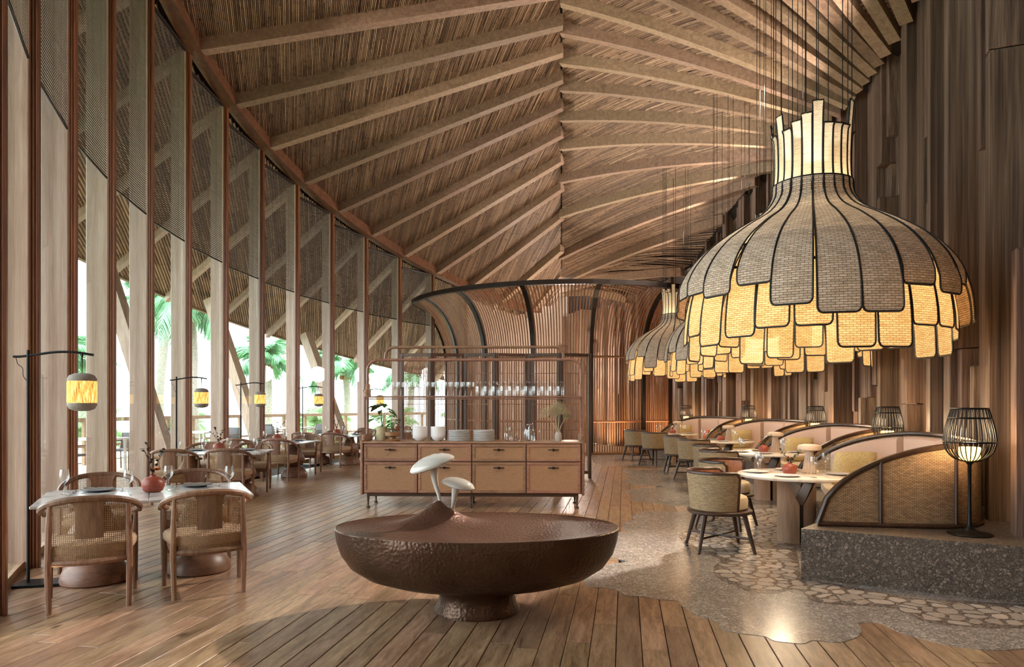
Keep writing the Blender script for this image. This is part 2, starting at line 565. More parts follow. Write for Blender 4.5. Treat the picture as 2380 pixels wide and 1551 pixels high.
M['outwhite'] = plain('outdoor_table_white', 'd8d4cf', 0.4)
M['outframe'] = plain('outdoor_frame', '7a6958', 0.5)
M['candle'] = glow('candle_glow', 'ffcf6a', 5.0)
M['bulb'] = glow('bulb_glow', 'ffd9a0', 14.0)


def m_shade():
    """roller blind of dark open weave: fine cross threads one can see through"""
    t = NT('blind_mesh')
    sx = t.n('SeparateXYZ', {0: t.n('TexCoord').outputs['UV']})
    a = t.math('LESS_THAN', t.math('FRACT', t.math('DIVIDE', sx.outputs[1], 0.034)), 0.55)
    b = t.math('LESS_THAN', t.math('FRACT', t.math('DIVIDE', sx.outputs[0], 0.36)), 0.03)
    m = t.math('MAXIMUM', a, b)
    sh = t.pbr('3a332d', 0.7)
    return t.done(t.n('MixShader', {0: t.math('MULTIPLY', m, 0.97), 1: t.n('BsdfTransparent').outputs[0], 2: sh}).outputs[0])


def m_lantern():
    """woven lantern shade lit from within"""
    t = NT('lantern_shade')
    co = t.obj((60, 60, 6))
    nz = t.n('TexNoise', {'Vector': co, 'Scale': 1.6, 'Detail': 4, 'Roughness': .7}).outputs[0]
    col = t.ramp(nz, [(0.36, '6b3f12'), (0.5, 'e0a04a'), (0.66, 'ffe39a')])
    em = t.n('Emission', {'Color': col, 'Strength': 1.5}).outputs[0]
    df = t.n('BsdfDiffuse', {'Color': hexc('9c7a4a')}).outputs[0]
    return t.done(t.n('AddShader', {0: em, 1: df}).outputs[0])


M['shade'] = m_shade()
M['lantern'] = m_lantern()
# ------------------------------------------------------------------ plan of the hall: two arcs meeting like a leaf, a ridge along the middle
C1 = (10.74, 13.0)            # centre of the window arc
RW = 16.5
C2 = (-16.5, 14.4)            # centre of the timber wall arc
RT = 22.45
RS = 0.071                    # ridge: x = RS * y


def W1(th, r=RW, z=0.0):
    a = rad(th)
    return (C1[0] - r * math.cos(a), C1[1] - r * math.sin(a), z)


def W2(ph, r=RT, z=0.0):
    a = rad(ph)
    return (C2[0] + r * math.cos(a), C2[1] + r * math.sin(a), z)


STEP = 5.5
def bay(k): return 2.47 - STEP * (k - 4)
def bay_of(th): return 4 + (2.47 - th) / STEP
def z_eave(th): return max(4.9, 7.36 - 0.285 * (bay_of(th) - 5))


RIDGE = [(-8, 8.9), (11.5, 8.87), (12.6, 8.82), (13.5, 8.75), (14.47, 8.69), (15.4, 8.58), (16.38, 8.39), (17.4, 8.15), (18.54, 7.88), (19.8, 7.52), (21.2, 7.06), (22.8, 6.42), (25.0, 5.9), (28.0, 5.5)]
def z_ridge(y): return lerp_table(RIDGE, y)
def ridge_r(th):
    a = rad(th)
    return (C1[0] - RS * C1[1]) / (math.cos(a) - RS * math.sin(a))


R_EAVE = 16.25
def left_under(x, y):
    """height of the rafter undersides over the window half"""
    dx, dy = C1[0] - x, C1[1] - y
    r = math.hypot(dx, dy)
    th = math.degrees(math.atan2(dy, dx))
    rr = ridge_r(th)
    zr = z_ridge(C1[1] - rr * math.sin(rad(th)))
    ze = z_eave(th)
    if r > R_EAVE:
        return ze - 0.70 * (r - R_EAVE), r, rr, th
    t = (R_EAVE - r) / (R_EAVE - rr)
    return ze + (zr - ze) * t, r, rr, th


RAFT_R = [(-5.5, 4.0), (-4, 4.8), (-2.5, 5.7), (-1, 6.6), (0.5, 7.4), (1.8, 8.1), (3.2, 8.7), (4.6, 9.25), (6.0, 9.75), (7.28, 10.15), (8.13, 10.45), (8.9, 10.75), (9.7, 11.05), (10.55, 11.35), (11.6, 11.65), (12.85, 12.0), (13.75, 12.35), (14.8, 12.7), (15.75, 13.1), (16.85, 13.55), (18.0, 14.05), (19.45, 14.65), (21.1, 15.4), (23.3, 16.5), (25.6, 18.2), (26.6, 20.5), (27.1, 23.5), (27.35, 26.6)]
Z_WALL = 6.58
WALLTOP = [(0, 6.58), (16.5, 6.58), (18.0, 6.2), (19.3, 5.65), (20.2, 5.25), (24.0, 4.8), (28.0, 4.6)]
def z_wall(y): return lerp_table(WALLTOP, y)
R_WALL_TOP = 22.3
def wall_at_y(y, r=R_WALL_TOP):
    return C2[0] + math.sqrt(r * r - (y - C2[1]) ** 2)


def raft_line(u):
    i = max(0, min(len(RAFT_R) - 2, int(u)))
    t = u - i
    yr = RAFT_R[i][0] + (RAFT_R[i + 1][0] - RAFT_R[i][0]) * t
    yw = RAFT_R[i][1] + (RAFT_R[i + 1][1] - RAFT_R[i][1]) * t
    return (RS * yr, yr, z_ridge(yr)), (wall_at_y(yw), yw, z_wall(yw))


ARCH = 0.14
def right_under(x, y):
    lo, hi = 0.0, len(RAFT_R) - 1.001
    def side(u):
        a, b = raft_line(u)
        return (b[0] - a[0]) * (y - a[1]) - (b[1] - a[1]) * (x - a[0])
    if side(lo) < 0: hi = lo
    for _ in range(22):
        m = (lo + hi) / 2
        if side(m) > 0: lo = m
        else: hi = m
    a, b = raft_line((lo + hi) / 2)
    L = math.hypot(b[0] - a[0], b[1] - a[1])
    t = math.hypot(x - a[0], y - a[1]) / L
    return a[2] + (b[2] - a[2]) * t + ARCH * 4 * max(0, t * (1 - t)), t


def in_poly(p, poly):
    x, y = p; c = False
    j = len(poly) - 1
    for i in range(len(poly)):
        (xi, yi), (xj, yj) = poly[i], poly[j]
        if (yi > y) != (yj > y) and x < (xj - xi) * (y - yi) / (yj - yi) + xi: c = not c
        j = i
    return c


TERR = [(3.033, 4.128), (2.826, 4.102), (2.722, 4.128), (2.601, 4.21), (2.514, 4.342), (2.455, 4.449), (2.443, 4.597), (2.401, 4.619), (2.286, 4.609), (2.255, 4.494), (2.171, 4.358), (2.038, 4.255), (1.953, 4.24), (1.84, 4.271), (1.77, 4.217), (1.68, 4.232), (1.598, 4.271), (1.579, 4.342), (1.445, 4.399), (1.354, 4.466), (1.347, 4.526), (1.37, 4.624), (1.328, 4.698), (1.248, 4.804), (1.25, 4.914), (1.205, 5.03), (1.222, 5.129), (1.106, 5.163), (1.001, 5.232), (0.848, 5.283), (0.822, 5.412), (0.719, 5.495), (0.616, 5.514), (0.588, 5.749), (0.729, 6.054), (0.798, 6.214), (0.907, 6.332), (1.07, 6.418), (0.939, 6.617), (1.03, 7.012), (1.113, 7.387), (1.198, 7.856), (1.347, 7.909), (1.306, 8.017), (1.284, 8.156), (1.33, 8.286), (1.326, 8.389), (1.443, 8.636), (1.58, 8.765), (1.532, 8.898), (1.637, 9.176), (1.804, 9.396), (2.036, 9.396), (2.27, 9.359), (2.483, 9.248), (2.452, 9.549), (2.638, 9.87), (2.528, 10.038), (2.378, 9.928), (2.268, 10.082), (2.02, 10.303), (1.889, 10.408), (1.769, 10.534), (1.864, 10.825), (1.931, 11.133), (1.862, 11.515), (1.965, 11.745), (2.232, 12.015), (2.715, 12.234), (2.518, 12.363), (2.322, 12.495), (2.183, 12.766), (2.122, 13.123), (2.267, 13.5), (2.478, 13.657), (2.377, 13.899), (2.308, 14.323), (2.456, 14.681), (2.379, 15.058), (2.518, 15.454), (2.871, 15.454), (3.47, 15.66), (3.18, 16.2), (2.515, 16.267), (2.145, 16.66), (2.047, 17.596), (2.223, 19.254)]
CHIPZ = [(2.406, 5.8), (4.06, 9.787), (3.716, 9.87), (3.124, 9.549), (2.572, 8.864), (2.115, 8.156), (1.845, 7.702), (1.801, 7.387), (1.771, 7.118), (1.855, 6.909), (1.915, 6.673), (1.927, 6.436), (1.799, 6.214), (1.71, 5.858), (1.757, 5.58), (1.819, 5.388), (1.975, 5.314), (2.102, 5.388), (2.182, 5.438), (2.242, 5.388), (2.204, 5.14), (2.316, 5.03), (2.604, 4.987), (2.701, 4.914), (2.729, 4.71), (2.765, 4.591), (2.932, 4.526), (3.117, 4.494), (3.312, 4.509), (3.5, 4.5)]
TERR += [(2.3, 20.1), (3.4, 20.5)] + [W2(14 - 38 * i / 16, 21.0)[:2] for i in range(17)] + [(3.75, 5.02), (3.62, 4.35)]
CHIPZ += [(3.75, 5.02)]


def smooth_poly(poly, n=3):
    P = [(p[0], p[1], 0) for p in poly]
    Q = P[-2:] + P + P[:2]
    out = []
    for i in range(2, len(Q) - 2):
        a, b, c, d = (Vector(Q[i + k]) for k in (-1, 0, 1, 2))
        for k in range(n):
            t = k / n
            v = 0.5 * ((2 * b) + (c - a) * t + (2 * a - 5 * b + 4 * c - d) * t * t + (3 * b - a - 3 * c + d) * t ** 3)
            out.append((v.x, v.y))
    return out


# ------------------------------------------------------------------ floor: boards one by one, terrazzo inlay with its chips
fm = MB()
def plan_outline(grow=0.0):
    L = [W1(-48 + 88 * i / 30, 16.45 + grow)[:2] for i in range(31)]
    Rr = [W2(-36 + 72 * i / 20, 22.9 + grow)[:2] for i in range(21)]
    return L + Rr
fm.prism(plan_outline(), -0.12, -0.03)
floor = tag(fm.build('floor', M['subfloor']), kind='structure')

D = Vector((0.1585, 0.9874)).normalized()
Pp = Vector((D.y, -D.x))
BW, BT = 0.152, 0.028
BANG = math.atan2(D.y, D.x) - PI / 2
boards = []
TS = smooth_poly(TERR, 2)
for i in range(-46, 44):
    q = i * BW + 0.03
    base = Pp * q
    # span of this row inside both arcs
    def span(c, r):
        o = base - Vector(c)
        b = o.dot(D); cc = o.dot(o) - r * r
        dsc = b * b - cc
        if dsc <= 0: return None
        return -b - math.sqrt(dsc), -b + math.sqrt(dsc)
    a = span(C1, 16.62); b = span(C2, 22.4)
    if not a or not b: continue
    s0, s1 = max(a[0], b[0], 2.4), min(a[1], b[1], 27)
    if s1 - s0 < 0.4: continue
    s = s0 - random.random() * 0.02
    first = True
    while s < s1 - 0.05:
        L = random.choice((1.3, 1.6, 1.9, 2.2)) if not first else random.uniform(0.5, 2.0)
        first = False
        if s + L > s1 - 0.3: L = s1 - s
        c = base + D * (s + L / 2)
        ends = [base + D * (s + L * t) + Pp * (e * BW / 2) for t in (0, .25, .5, .75, 1) for e in (-1, 1)]
        if not all(in_poly((e.x, e.y), TS) for e in ends):
            vis = L * 1.0 / max(c.y, 2.5) ** 3 * (1.0 if abs(c.x) < 0.78 * c.y + .5 else 0.02)
            boards.append((vis, c, L))
        s += L
boards.sort(key=lambda t: -t[0])
bcache = {}
for vis, c, L in boards[:300]:
    key = round(L, 2)
    if key not in bcache:
        bcache[key] = MB().bbox((0, 0, -BT / 2), (BW - 0.005, key - 0.004, BT), 0.0025).data('floorboard', M['board'])
    mesh_obj('floorboard', bcache[key], floor, (c.x, c.y, 0), BANG)
rest = MB()
for vis, c, L in boards[300:]:
    R = Matrix.Translation((c.x, c.y, 0)) @ Matrix.Rotation(BANG, 4, 'Z')
    rest.box((0, 0, -BT / 2), (BW - 0.006, L - 0.005, BT), 0, R)
R0 = Matrix.Rotation(-BANG, 4, 'Z')
rest.v = [tuple(R0 @ Vector(v)) for v in rest.v]
tag(rest.build('floorboards_far', M['board'], floor, (0, 0, 0), BANG), kind='stuff')

tm = MB(); tm.prism(TS, -0.02, 0.003)
tag(tm.build('terrazzo_inlay', M['terrazzo'], floor), 'polished grey terrazzo inlay with a scalloped edge')
CZ = smooth_poly(CHIPZ, 2)
tm = MB(); tm.prism(CZ, -0.02, 0.0045)
tag(tm.build('terrazzo_coarse_inlay', M['chip_bed'], floor), 'terrazzo inlay of large pale stone chips')


def clip_half(poly, px, py, nx, ny):
    out = []
    for i in range(len(poly)):
        a, b = poly[i], poly[(i + 1) % len(poly)]
        da = (a[0] - px) * nx + (a[1] - py) * ny
        db = (b[0] - px) * nx + (b[1] - py) * ny
        if da <= 0: out.append(a)
        if (da < 0 < db) or (db < 0 < da):
            t = da / (da - db)
            out.append((a[0] + (b[0] - a[0]) * t, a[1] + (b[1] - a[1]) * t))
    return out


chips = []
g = 0.125
pts = {}
x0, y0 = 1.5, 4.2
for i in range(26):
    for j in range(52):
        pts[(i, j)] = (x0 + (i + random.random() * .95) * g, y0 + (j + random.random() * .95) * g)
for (i, j), p in pts.items():
    if not in_poly(p, CZ): continue
    cell = [(p[0] - .2, p[1] - .2), (p[0] + .2, p[1] - .2), (p[0] + .2, p[1] + .2), (p[0] - .2, p[1] + .2)]
    sh = random.uniform(0.007, 0.024)
    for di in (-2, -1, 0, 1, 2):
        for dj in (-2, -1, 0, 1, 2):
            q = pts.get((i + di, j + dj))
            if q is None or q == p: continue
            nx, ny = q[0] - p[0], q[1] - p[1]
            L = math.hypot(nx, ny); nx /= L; ny /= L
            cell = clip_half(cell, p[0] + nx * (L / 2 - sh), p[1] + ny * (L / 2 - sh), nx, ny)
            if len(cell) < 3: break
        if len(cell) < 3: break
    if len(cell) < 3: continue
    # round the corners once
    rc = []
    for k in range(len(cell)):
        a, b = cell[k], cell[(k + 1) % len(cell)]
        rc += [(a[0] * .78 + b[0] * .22, a[1] * .78 + b[1] * .22), (a[0] * .22 + b[0] * .78, a[1] * .22 + b[1] * .78)]
    if all(in_poly(c, CZ) for c in rc): chips.append((p, rc))
M['chip'] = wood('stone_chip', ['a89b90', 'bbaea3', 'cabfb5'], 0.2, (20, 20, 20), True, 1.5, 0.5, True)
chips.sort(key=lambda c: c[0][1])
far = MB()
for n, (p, poly) in enumerate(chips):
    loc = [(a - p[0], b - p[1]) for a, b in poly]
    if n < 300:
        mb = MB(); mb.prism(loc, -0.004, 0.0065)
        mb.build('stone_chip', M['chip'], floor, (p[0], p[1], 0))
    else:
        far.prism(poly, -0.004, 0.0065)
if far.v: tag(far.build('stone_chips_far', M['chip'], floor), kind='stuff')

# ------------------------------------------------------------------ window wall: timber fins, frames, panes, kerb, blinds
wall_l = tag(empty('wall_left'), kind='structure')
K0, K1 = -3, 12
for k in range(K0, K1 + 1):
    th = bay(k)
    top = z_eave(th) + 0.25
    rz = -rad(th) * -1
    p = W1(th, 0)
    # local x runs outward along the radius
    ang = math.atan2(-math.sin(rad(th)), -math.cos(rad(th)))
    mb = MB(); mb.bbox((0.075, 0, top / 2), (0.26, 0.11, top), 0.01)
    fin = mb.build('fin', M['fin'], wall_l, W1(th, RW + 0.04), ang)
    mb = MB()
    for off, wd, dx in ((0.0, 0.026, -0.02), (0.030, 0.024, -0.03), (0.058, 0.026, -0.02)):
        mb.bbox((off + 0.03, 0, top / 2), (wd, 0.11 + dx, top), 0.006)
    mb.build('window_frame', M['frame'], fin, (-0.145, 0, 0))
for k in range(K0, K1):
    a, b = W1(bay(k), RW + 0.05), W1(bay(k + 1), RW + 0.05)
    z1 = (z_eave(bay(k)) + z_eave(bay(k + 1))) / 2
    za, zb = z_eave(bay(k)) + .1, z_eave(bay(k + 1)) + .1
    va, vb = Vector(a), Vector(b)
    nrm = Vector((vb.y - va.y, va.x - vb.x, 0)).normalized() * 0.006
    t = (vb - va).normalized() * 0.07
    va += t; vb -= t
    o = va.copy()
    mb = MB()
    q = [va - nrm, vb - nrm, vb + nrm, va + nrm]
    vs = [tuple(p - o + Vector((0, 0, 0.1))) for p in q] + [tuple(q[0] - o + Vector((0, 0, za))), tuple(q[1] - o + Vector((0, 0, zb))), tuple(q[2] - o + Vector((0, 0, zb))), tuple(q[3] - o + Vector((0, 0, za)))]
    mb.add(vs, [(3, 2, 1, 0), (4, 5, 6, 7), (0, 1, 5, 4), (1, 2, 6, 5), (2, 3, 7, 6), (3, 0, 4, 7)])
    w = tag(mb.build('window_%d' % (k - K0 + 1), M['pane'], None, tuple(o)), kind='structure')
kb = MB()
n = 60
def ring_band(mb, r0, r1, z0, z1, t0, t1, n, W=W1):
    A = [W(t0 + (t1 - t0) * i / n, r0, z1) for i in range(n + 1)]
    B = [W(t0 + (t1 - t0) * i / n, r1, z1) for i in range(n + 1)]
    vs = A + B + [(p[0], p[1], z0) for p in A] + [(p[0], p[1], z0) for p in B]
    m = n + 1
    fs = []
    for i in range(n):
        fs += [(i, i + 1, m + i + 1, m + i), (2 * m + i, 3 * m + i, 3 * m + i + 1, 2 * m + i + 1), (i, 2 * m + i, 2 * m + i + 1, i + 1), (m + i, m + i + 1, 3 * m + i + 1, 3 * m + i)]
    fs += [(0, m, 3 * m, 2 * m), (n, 2 * m + n, 3 * m + n, m + n)]
    mb.add(vs, fs)
ring_band(kb, 16.52, 17.05, -0.03, 0.07, bay(K0), bay(K1), 60)
tag(kb.build('baseboard_left', M['railing']), kind='structure')
for k in range(K0, K1):
    th0, th1 = bay(k), bay(k + 1)
    if k < -1 or k > 10: continue
    y = W1((th0 + th1) / 2)[1]
    zb = 4.40 - 0.028 * (y - 8)
    a, b = Vector(W1(th0 - 0.42, RW - 0.02)), Vector(W1(th1 + 0.42, RW - 0.02))
    L = (b - a).length
    rz = math.atan2(b.y - a.y, b.x - a.x)
    zt = min(z_eave(th0), z_eave(th1)) + .05
    r = empty('roller_blind', (a.x, a.y, zb), rz)
    tag(r, 'dark see-through woven roller blind over the top of a tall window', 'blind', 'roller blinds along the window wall')
    mb = MB(); mb.grid(lambda u, v: (u * L, 0.004 * math.sin(u * 9), v * (zt - zb)), 6, 1, uvs=lambda u, v: (u * L, v * (zt - zb)))
    mb.build('blind_cloth', M['shade'], r)
    mb = MB(); mb.bbox((L / 2, 0, 0), (L, 0.018, 0.03), 0.004)
    mb.build('bottom_bar', M['rib'], r)
    mb = MB(); mb.tube([(0, 0, zt - zb - 0.04), (L, 0, zt - zb - 0.04)], 0.035, 8)
    mb.build('roller', M['rib'], r)

# ------------------------------------------------------------------ roof: rafters, eave beam, cane lining
ceil = MB()
# backing boards above the canes (left and right)
def sheet(mb, rows):
    w = len(rows[0]); vs = [p for r in rows for p in r]; fs = []
    for i in range(len(rows) - 1):
        for j in range(w - 1):
            fs.append((i * w + j, i * w + j + 1, (i + 1) * w + j + 1, (i + 1) * w + j))
    mb.add(vs, fs)
CANE_UP = 0.22
rows = []
for i in range(60):
    th = -52 + 100 * i / 59
    row = []
    for r in [20.3, 19, 17.5, R_EAVE] + [None] * 5:
        if r is None:
            t = (len(row) - 3) / 5
            rr = ridge_r(th)
            r_ = R_EAVE + (min(rr, R_EAVE - .02) - R_EAVE) * t
        else: r_ = r
        x, y, _ = W1(th, r_)
        row.append((x, y, left_under(x, y)[0] + CANE_UP + 0.06))
    rows.append(row)
sheet(ceil, rows)
rows = []
for i in range(len(RAFT_R) * 2 - 3):
    a, b = raft_line(i / 2)
    row = []
    for j in range(9):
        t = j / 8 * 1.10
        row.append((a[0] + (b[0] - a[0]) * t, a[1] + (b[1] - a[1]) * t, a[2] + (b[2] - a[2]) * t + ARCH * 4 * max(0, t * (1 - t)) + CANE_UP + 0.06))
    rows.append(row)
sheet(ceil, rows)
ceiling = tag(ceil.build('ceiling', M['roof_back']), kind='structure')


def beam_path(name, pts, wdt, hgt, mat, parent):
    """rectangular timber whose underside follows pts"""
    mb = MB()
    vs = []; fs = []
    m = len(pts)
    for i, p in enumerate(pts):
        p = Vector(p)
        t = Vector(pts[min(i + 1, m - 1)]) - Vector(pts[max(i - 1, 0)])
        s = Vector((t.y, -t.x, 0)).normalized() * (wdt / 2)
        vs += [p - s, p + s, p + s + Vector((0, 0, hgt)), p - s + Vector((0, 0, hgt))]
    for i in range(m - 1):
        for k in range(4):
            l = (k + 1) % 4
            fs.append((i * 4 + k, (i + 1) * 4 + k, (i + 1) * 4 + l, i * 4 + l))
    fs += [(0, 1, 2, 3), ((m - 1) * 4 + 3, (m - 1) * 4 + 2, (m - 1) * 4 + 1, (m - 1) * 4)]
    o = Vector(pts[0])
    mb.add([v - o for v in vs], fs)
    return mb.build(name, mat, parent, tuple(o))


for k in range(-1, 16):
    th = bay(k)
    rr = ridge_r(th)
    if rr > R_EAVE - 0.6: continue
    a = W1(th, R_EAVE, z_eave(th))
    yr = W1(th, rr)[1]
    b = W1(th, rr - 0.03, z_ridge(yr))
    beam_path('rafter', [a, b], 0.20, CANE_UP + .02, M['rafter'], ceiling)
    if k <= 14:
        a = W1(th, RW + 0.1, z_eave(th) - 0.70 * (RW + .1 - R_EAVE) + 0.05)
        b = W1(th, 20.2, z_eave(th) - 0.70 * (20.2 - R_EAVE) + 0.05)
        beam_path('outer_rafter', [a, b], 0.16, 0.26, M['fin'], ceiling)
for i in range(len(RAFT_R) - 1):
    a, b = raft_line(i)
    if b[1] < 7.2: continue
    pts = []
    for j in range(9):
        t = -0.004 + j / 8 * 1.02
        pts.append((a[0] + (b[0] - a[0]) * t, a[1] + (b[1] - a[1]) * t, a[2] + (b[2] - a[2]) * t + ARCH * 4 * max(0, t * (1 - t))))
    beam_path('rafter', pts, 0.17, CANE_UP + .02, M['rafter'], ceiling)
pts = [W1(bay(K0) + (bay(14.2) - bay(K0)) * i / 48, R_EAVE + 0.08) for i in range(49)]
pts = [(p[0], p[1], z_eave(bay(K0) + (bay(14.2) - bay(K0)) * i / 48) - 0.02) for i, p in enumerate(pts)]
beam_path('eave_beam', pts, 0.24, 0.42, M['beam'], ceiling)
pts = [W1(bay(K0) + (bay(14.2) - bay(K0)) * i / 48, 20.25) for i in range(49)]
pts = [(p[0], p[1], z_eave(bay(K0) + (bay(14.2) - bay(K0)) * i / 48) - 0.70 * (20.25 - R_EAVE) + .2) for i, p in enumerate(pts)]
beam_path('eave_fascia', pts, 0.12, 0.35, M['soffit_edge'], ceiling)


def canes(name, d, fn, ok, lo, hi, smin, smax, pitch):
    d = Vector(d).normalized(); p = Vector((d.y, -d.x))
    mb = MB(); vs = mb.v; fs = mb.f
    q = lo
    w = pitch * 0.47; h = pitch * 0.55
    while q < hi:
        s = smin + random.random()
        while s < smax:
            L = random.uniform(0.7, 2.2)
            e0, e1 = p * q + d * s, p * q + d * (s + L - 0.008)
            k0, k1 = ok(e0.x, e0.y), ok(e1.x, e1.y)
            if k0 != k1:
                g_, b_ = (e0, e1) if k0 else (e1, e0)
                g0 = g_.copy()
                for _ in range(7):
                    m_ = (g_ + b_) / 2
                    if ok(m_.x, m_.y): g_ = m_
                    else: b_ = m_
                e0, e1 = (g0, g_) if k0 else (g_, g0)
            if (k0 or k1) and (e1 - e0).length > .03:
                dz = random.uniform(-0.008, 0.008)
                b = len(vs)
                for e in (e0, e1):
                    z = fn(e.x, e.y) + CANE_UP + dz
                    for (o, zz) in ((-w, 0.02), (-w * .6, -h), (w * .6, -h), (w, 0.02)):
                        vs.append((e.x + p.x * o, e.y + p.y * o, z + zz))
                fs += [(b, b + 1, b + 5, b + 4), (b + 1, b + 2, b + 6, b + 5), (b + 2, b + 3, b + 7, b + 6)]
            s += L
        q += pitch
    mb.sm = [False] * len(fs)
    return tag(mb.build(name, M['bamboo'], ceiling), kind='stuff')


def ok_left(x, y):
    if x > RS * y - 0.02 or y < 6: return False
    z, r, rr, th = left_under(x, y)
    if r > R_EAVE - .02 or rr > R_EAVE - .3: return False
    return (z - EYE) / y < 0.74
canes('bamboo_canes', (-0.30, 0.954), lambda x, y: left_under(x, y)[0], ok_left, -6.0, 10.0, 4, 30, 0.030)


def ok_right(x, y):
    if x < RS * y + 0.02 or y < 6 or y > 27.5: return False
    if (x - C2[0]) ** 2 + (y - C2[1]) ** 2 > 22.35 ** 2: return False
    z, t = right_under(x, y)
    return 0 <= t <= 1.03 and (z - EYE) / y < 0.80
canes('bamboo_canes', (-0.50, 0.866), lambda x, y: right_under(x, y)[0], ok_right, 2.0, 18.5, 0, 28, 0.031)


def ok_out(x, y):
    z, r, rr, th = left_under(x, y)
    return RW + .05 < r < 20.2 and -52 < th < 26
canes('bamboo_canes', (-0.25, 0.97), lambda x, y: left_under(x, y)[0] + .02, ok_out, -10.5, 9.0, 2, 32, 0.055)

# ------------------------------------------------------------------ timber wall: upright planks of many depths
wb = MB()
ring_band(wb, 22.75, 22.95, 0.0, 7.2, -35, 36, 54, W2)
wall_r = tag(wb.build('wall_right', M['roof_back']), kind='structure')
ph = -34.6
pl_cache = {}
PLW = (0.09, 0.12, 0.16, 0.20, 0.25)
rnd = random.Random(21)
last = 0
while ph < 35:
    wi = rnd.choice((0, 1, 1, 2, 2, 3, 3, 4))
    wd = PLW[wi]
    dph = math.degrees(wd / 22.5)
    mid = ph + dph / 2
    # vertical pieces
    z = 0.0
    top = z_wall(W2(mid)[1]) + rnd.uniform(0.24, 0.34)
    cuts = [0.0]
    npiece = rnd.choice((1, 2, 2, 3))
    for _ in range(npiece - 1):
        cuts.append(rnd.choice((rnd.uniform(0.9, 2.2), rnd.uniform(2.4, 4.2), rnd.uniform(3.5, 5.6))))
    cuts = sorted(cuts) + [top]
    dep0 = rnd.choice((0.04, 0.09, 0.16, 0.24, 0.31))
    for a, b in zip(cuts, cuts[1:]):
        if b - a < 0.35: continue
        dep = max(0.03, min(0.38, dep0 + rnd.choice((-0.13, -.07, 0.07, 0.13, 0.0))))
        key = (wi, round(dep, 2))
        if key not in pl_cache:
            pl_cache[key] = MB().bbox((0, 0, 0.5), (dep + 0.2, wd - 0.004, 1.0), 0.006).data('timber_plank', M['plank'])
        o = mesh_obj('timber_plank', pl_cache[key], wall_r, W2(mid, 22.72 - dep / 2 + 0.06, a), rad(mid))
        o.scale = (1, 1, b - a - 0.012)
    ph += dph

mb = MB(); ring_band(mb, 16.75, 16.9, 0, 6.4, -60, bay(11.75), 20)
tag(mb.build('wall_far', M['fin']), kind='structure')
# unseen lobby shell added behind the viewer; its wall blocks frontal daylight
mb = MB(); mb.box((0, -3.1, 4.5), (16, 0.2, 9.2));
tag(mb.build('wall_light_block', M['plank']), kind='structure')
mb = MB(); mb.box((0, -0.3, -.05), (13, 5.6, .04))
tag(mb.build('floor_lobby', M['board']), kind='structure')
mb = MB(); mb.box((0, -1.2, 9.3), (13.5, 4.2, .1))
tag(mb.build('ceiling_lobby', M['plank']), kind='structure')
# uplights added at the eave beam and wall head to brighten the roof
for k in range(3, 12):
    th = bay(k + .5)
    p = W1(th, 15.95, z_eave(th) - .12)
    q = W1(th, ridge_r(th) - 2.2)
    light('eave_fill_spot', 'SPOT', p, 600, (1.0, .89, .78), .06, (q[0], q[1], z_ridge(q[1]) - .7), 40, 1.0)
for y in (9.5, 11.2, 12.9, 14.6, 16.3, 18.0, 19.8):
    light('wall_head_fill_spot', 'SPOT', (wall_at_y(y) - .35, y, z_wall(y) - .4), 330, (1.0, .87, .76), .10, (-2.6, y + 1.6, 7.9), 140, 1.0)
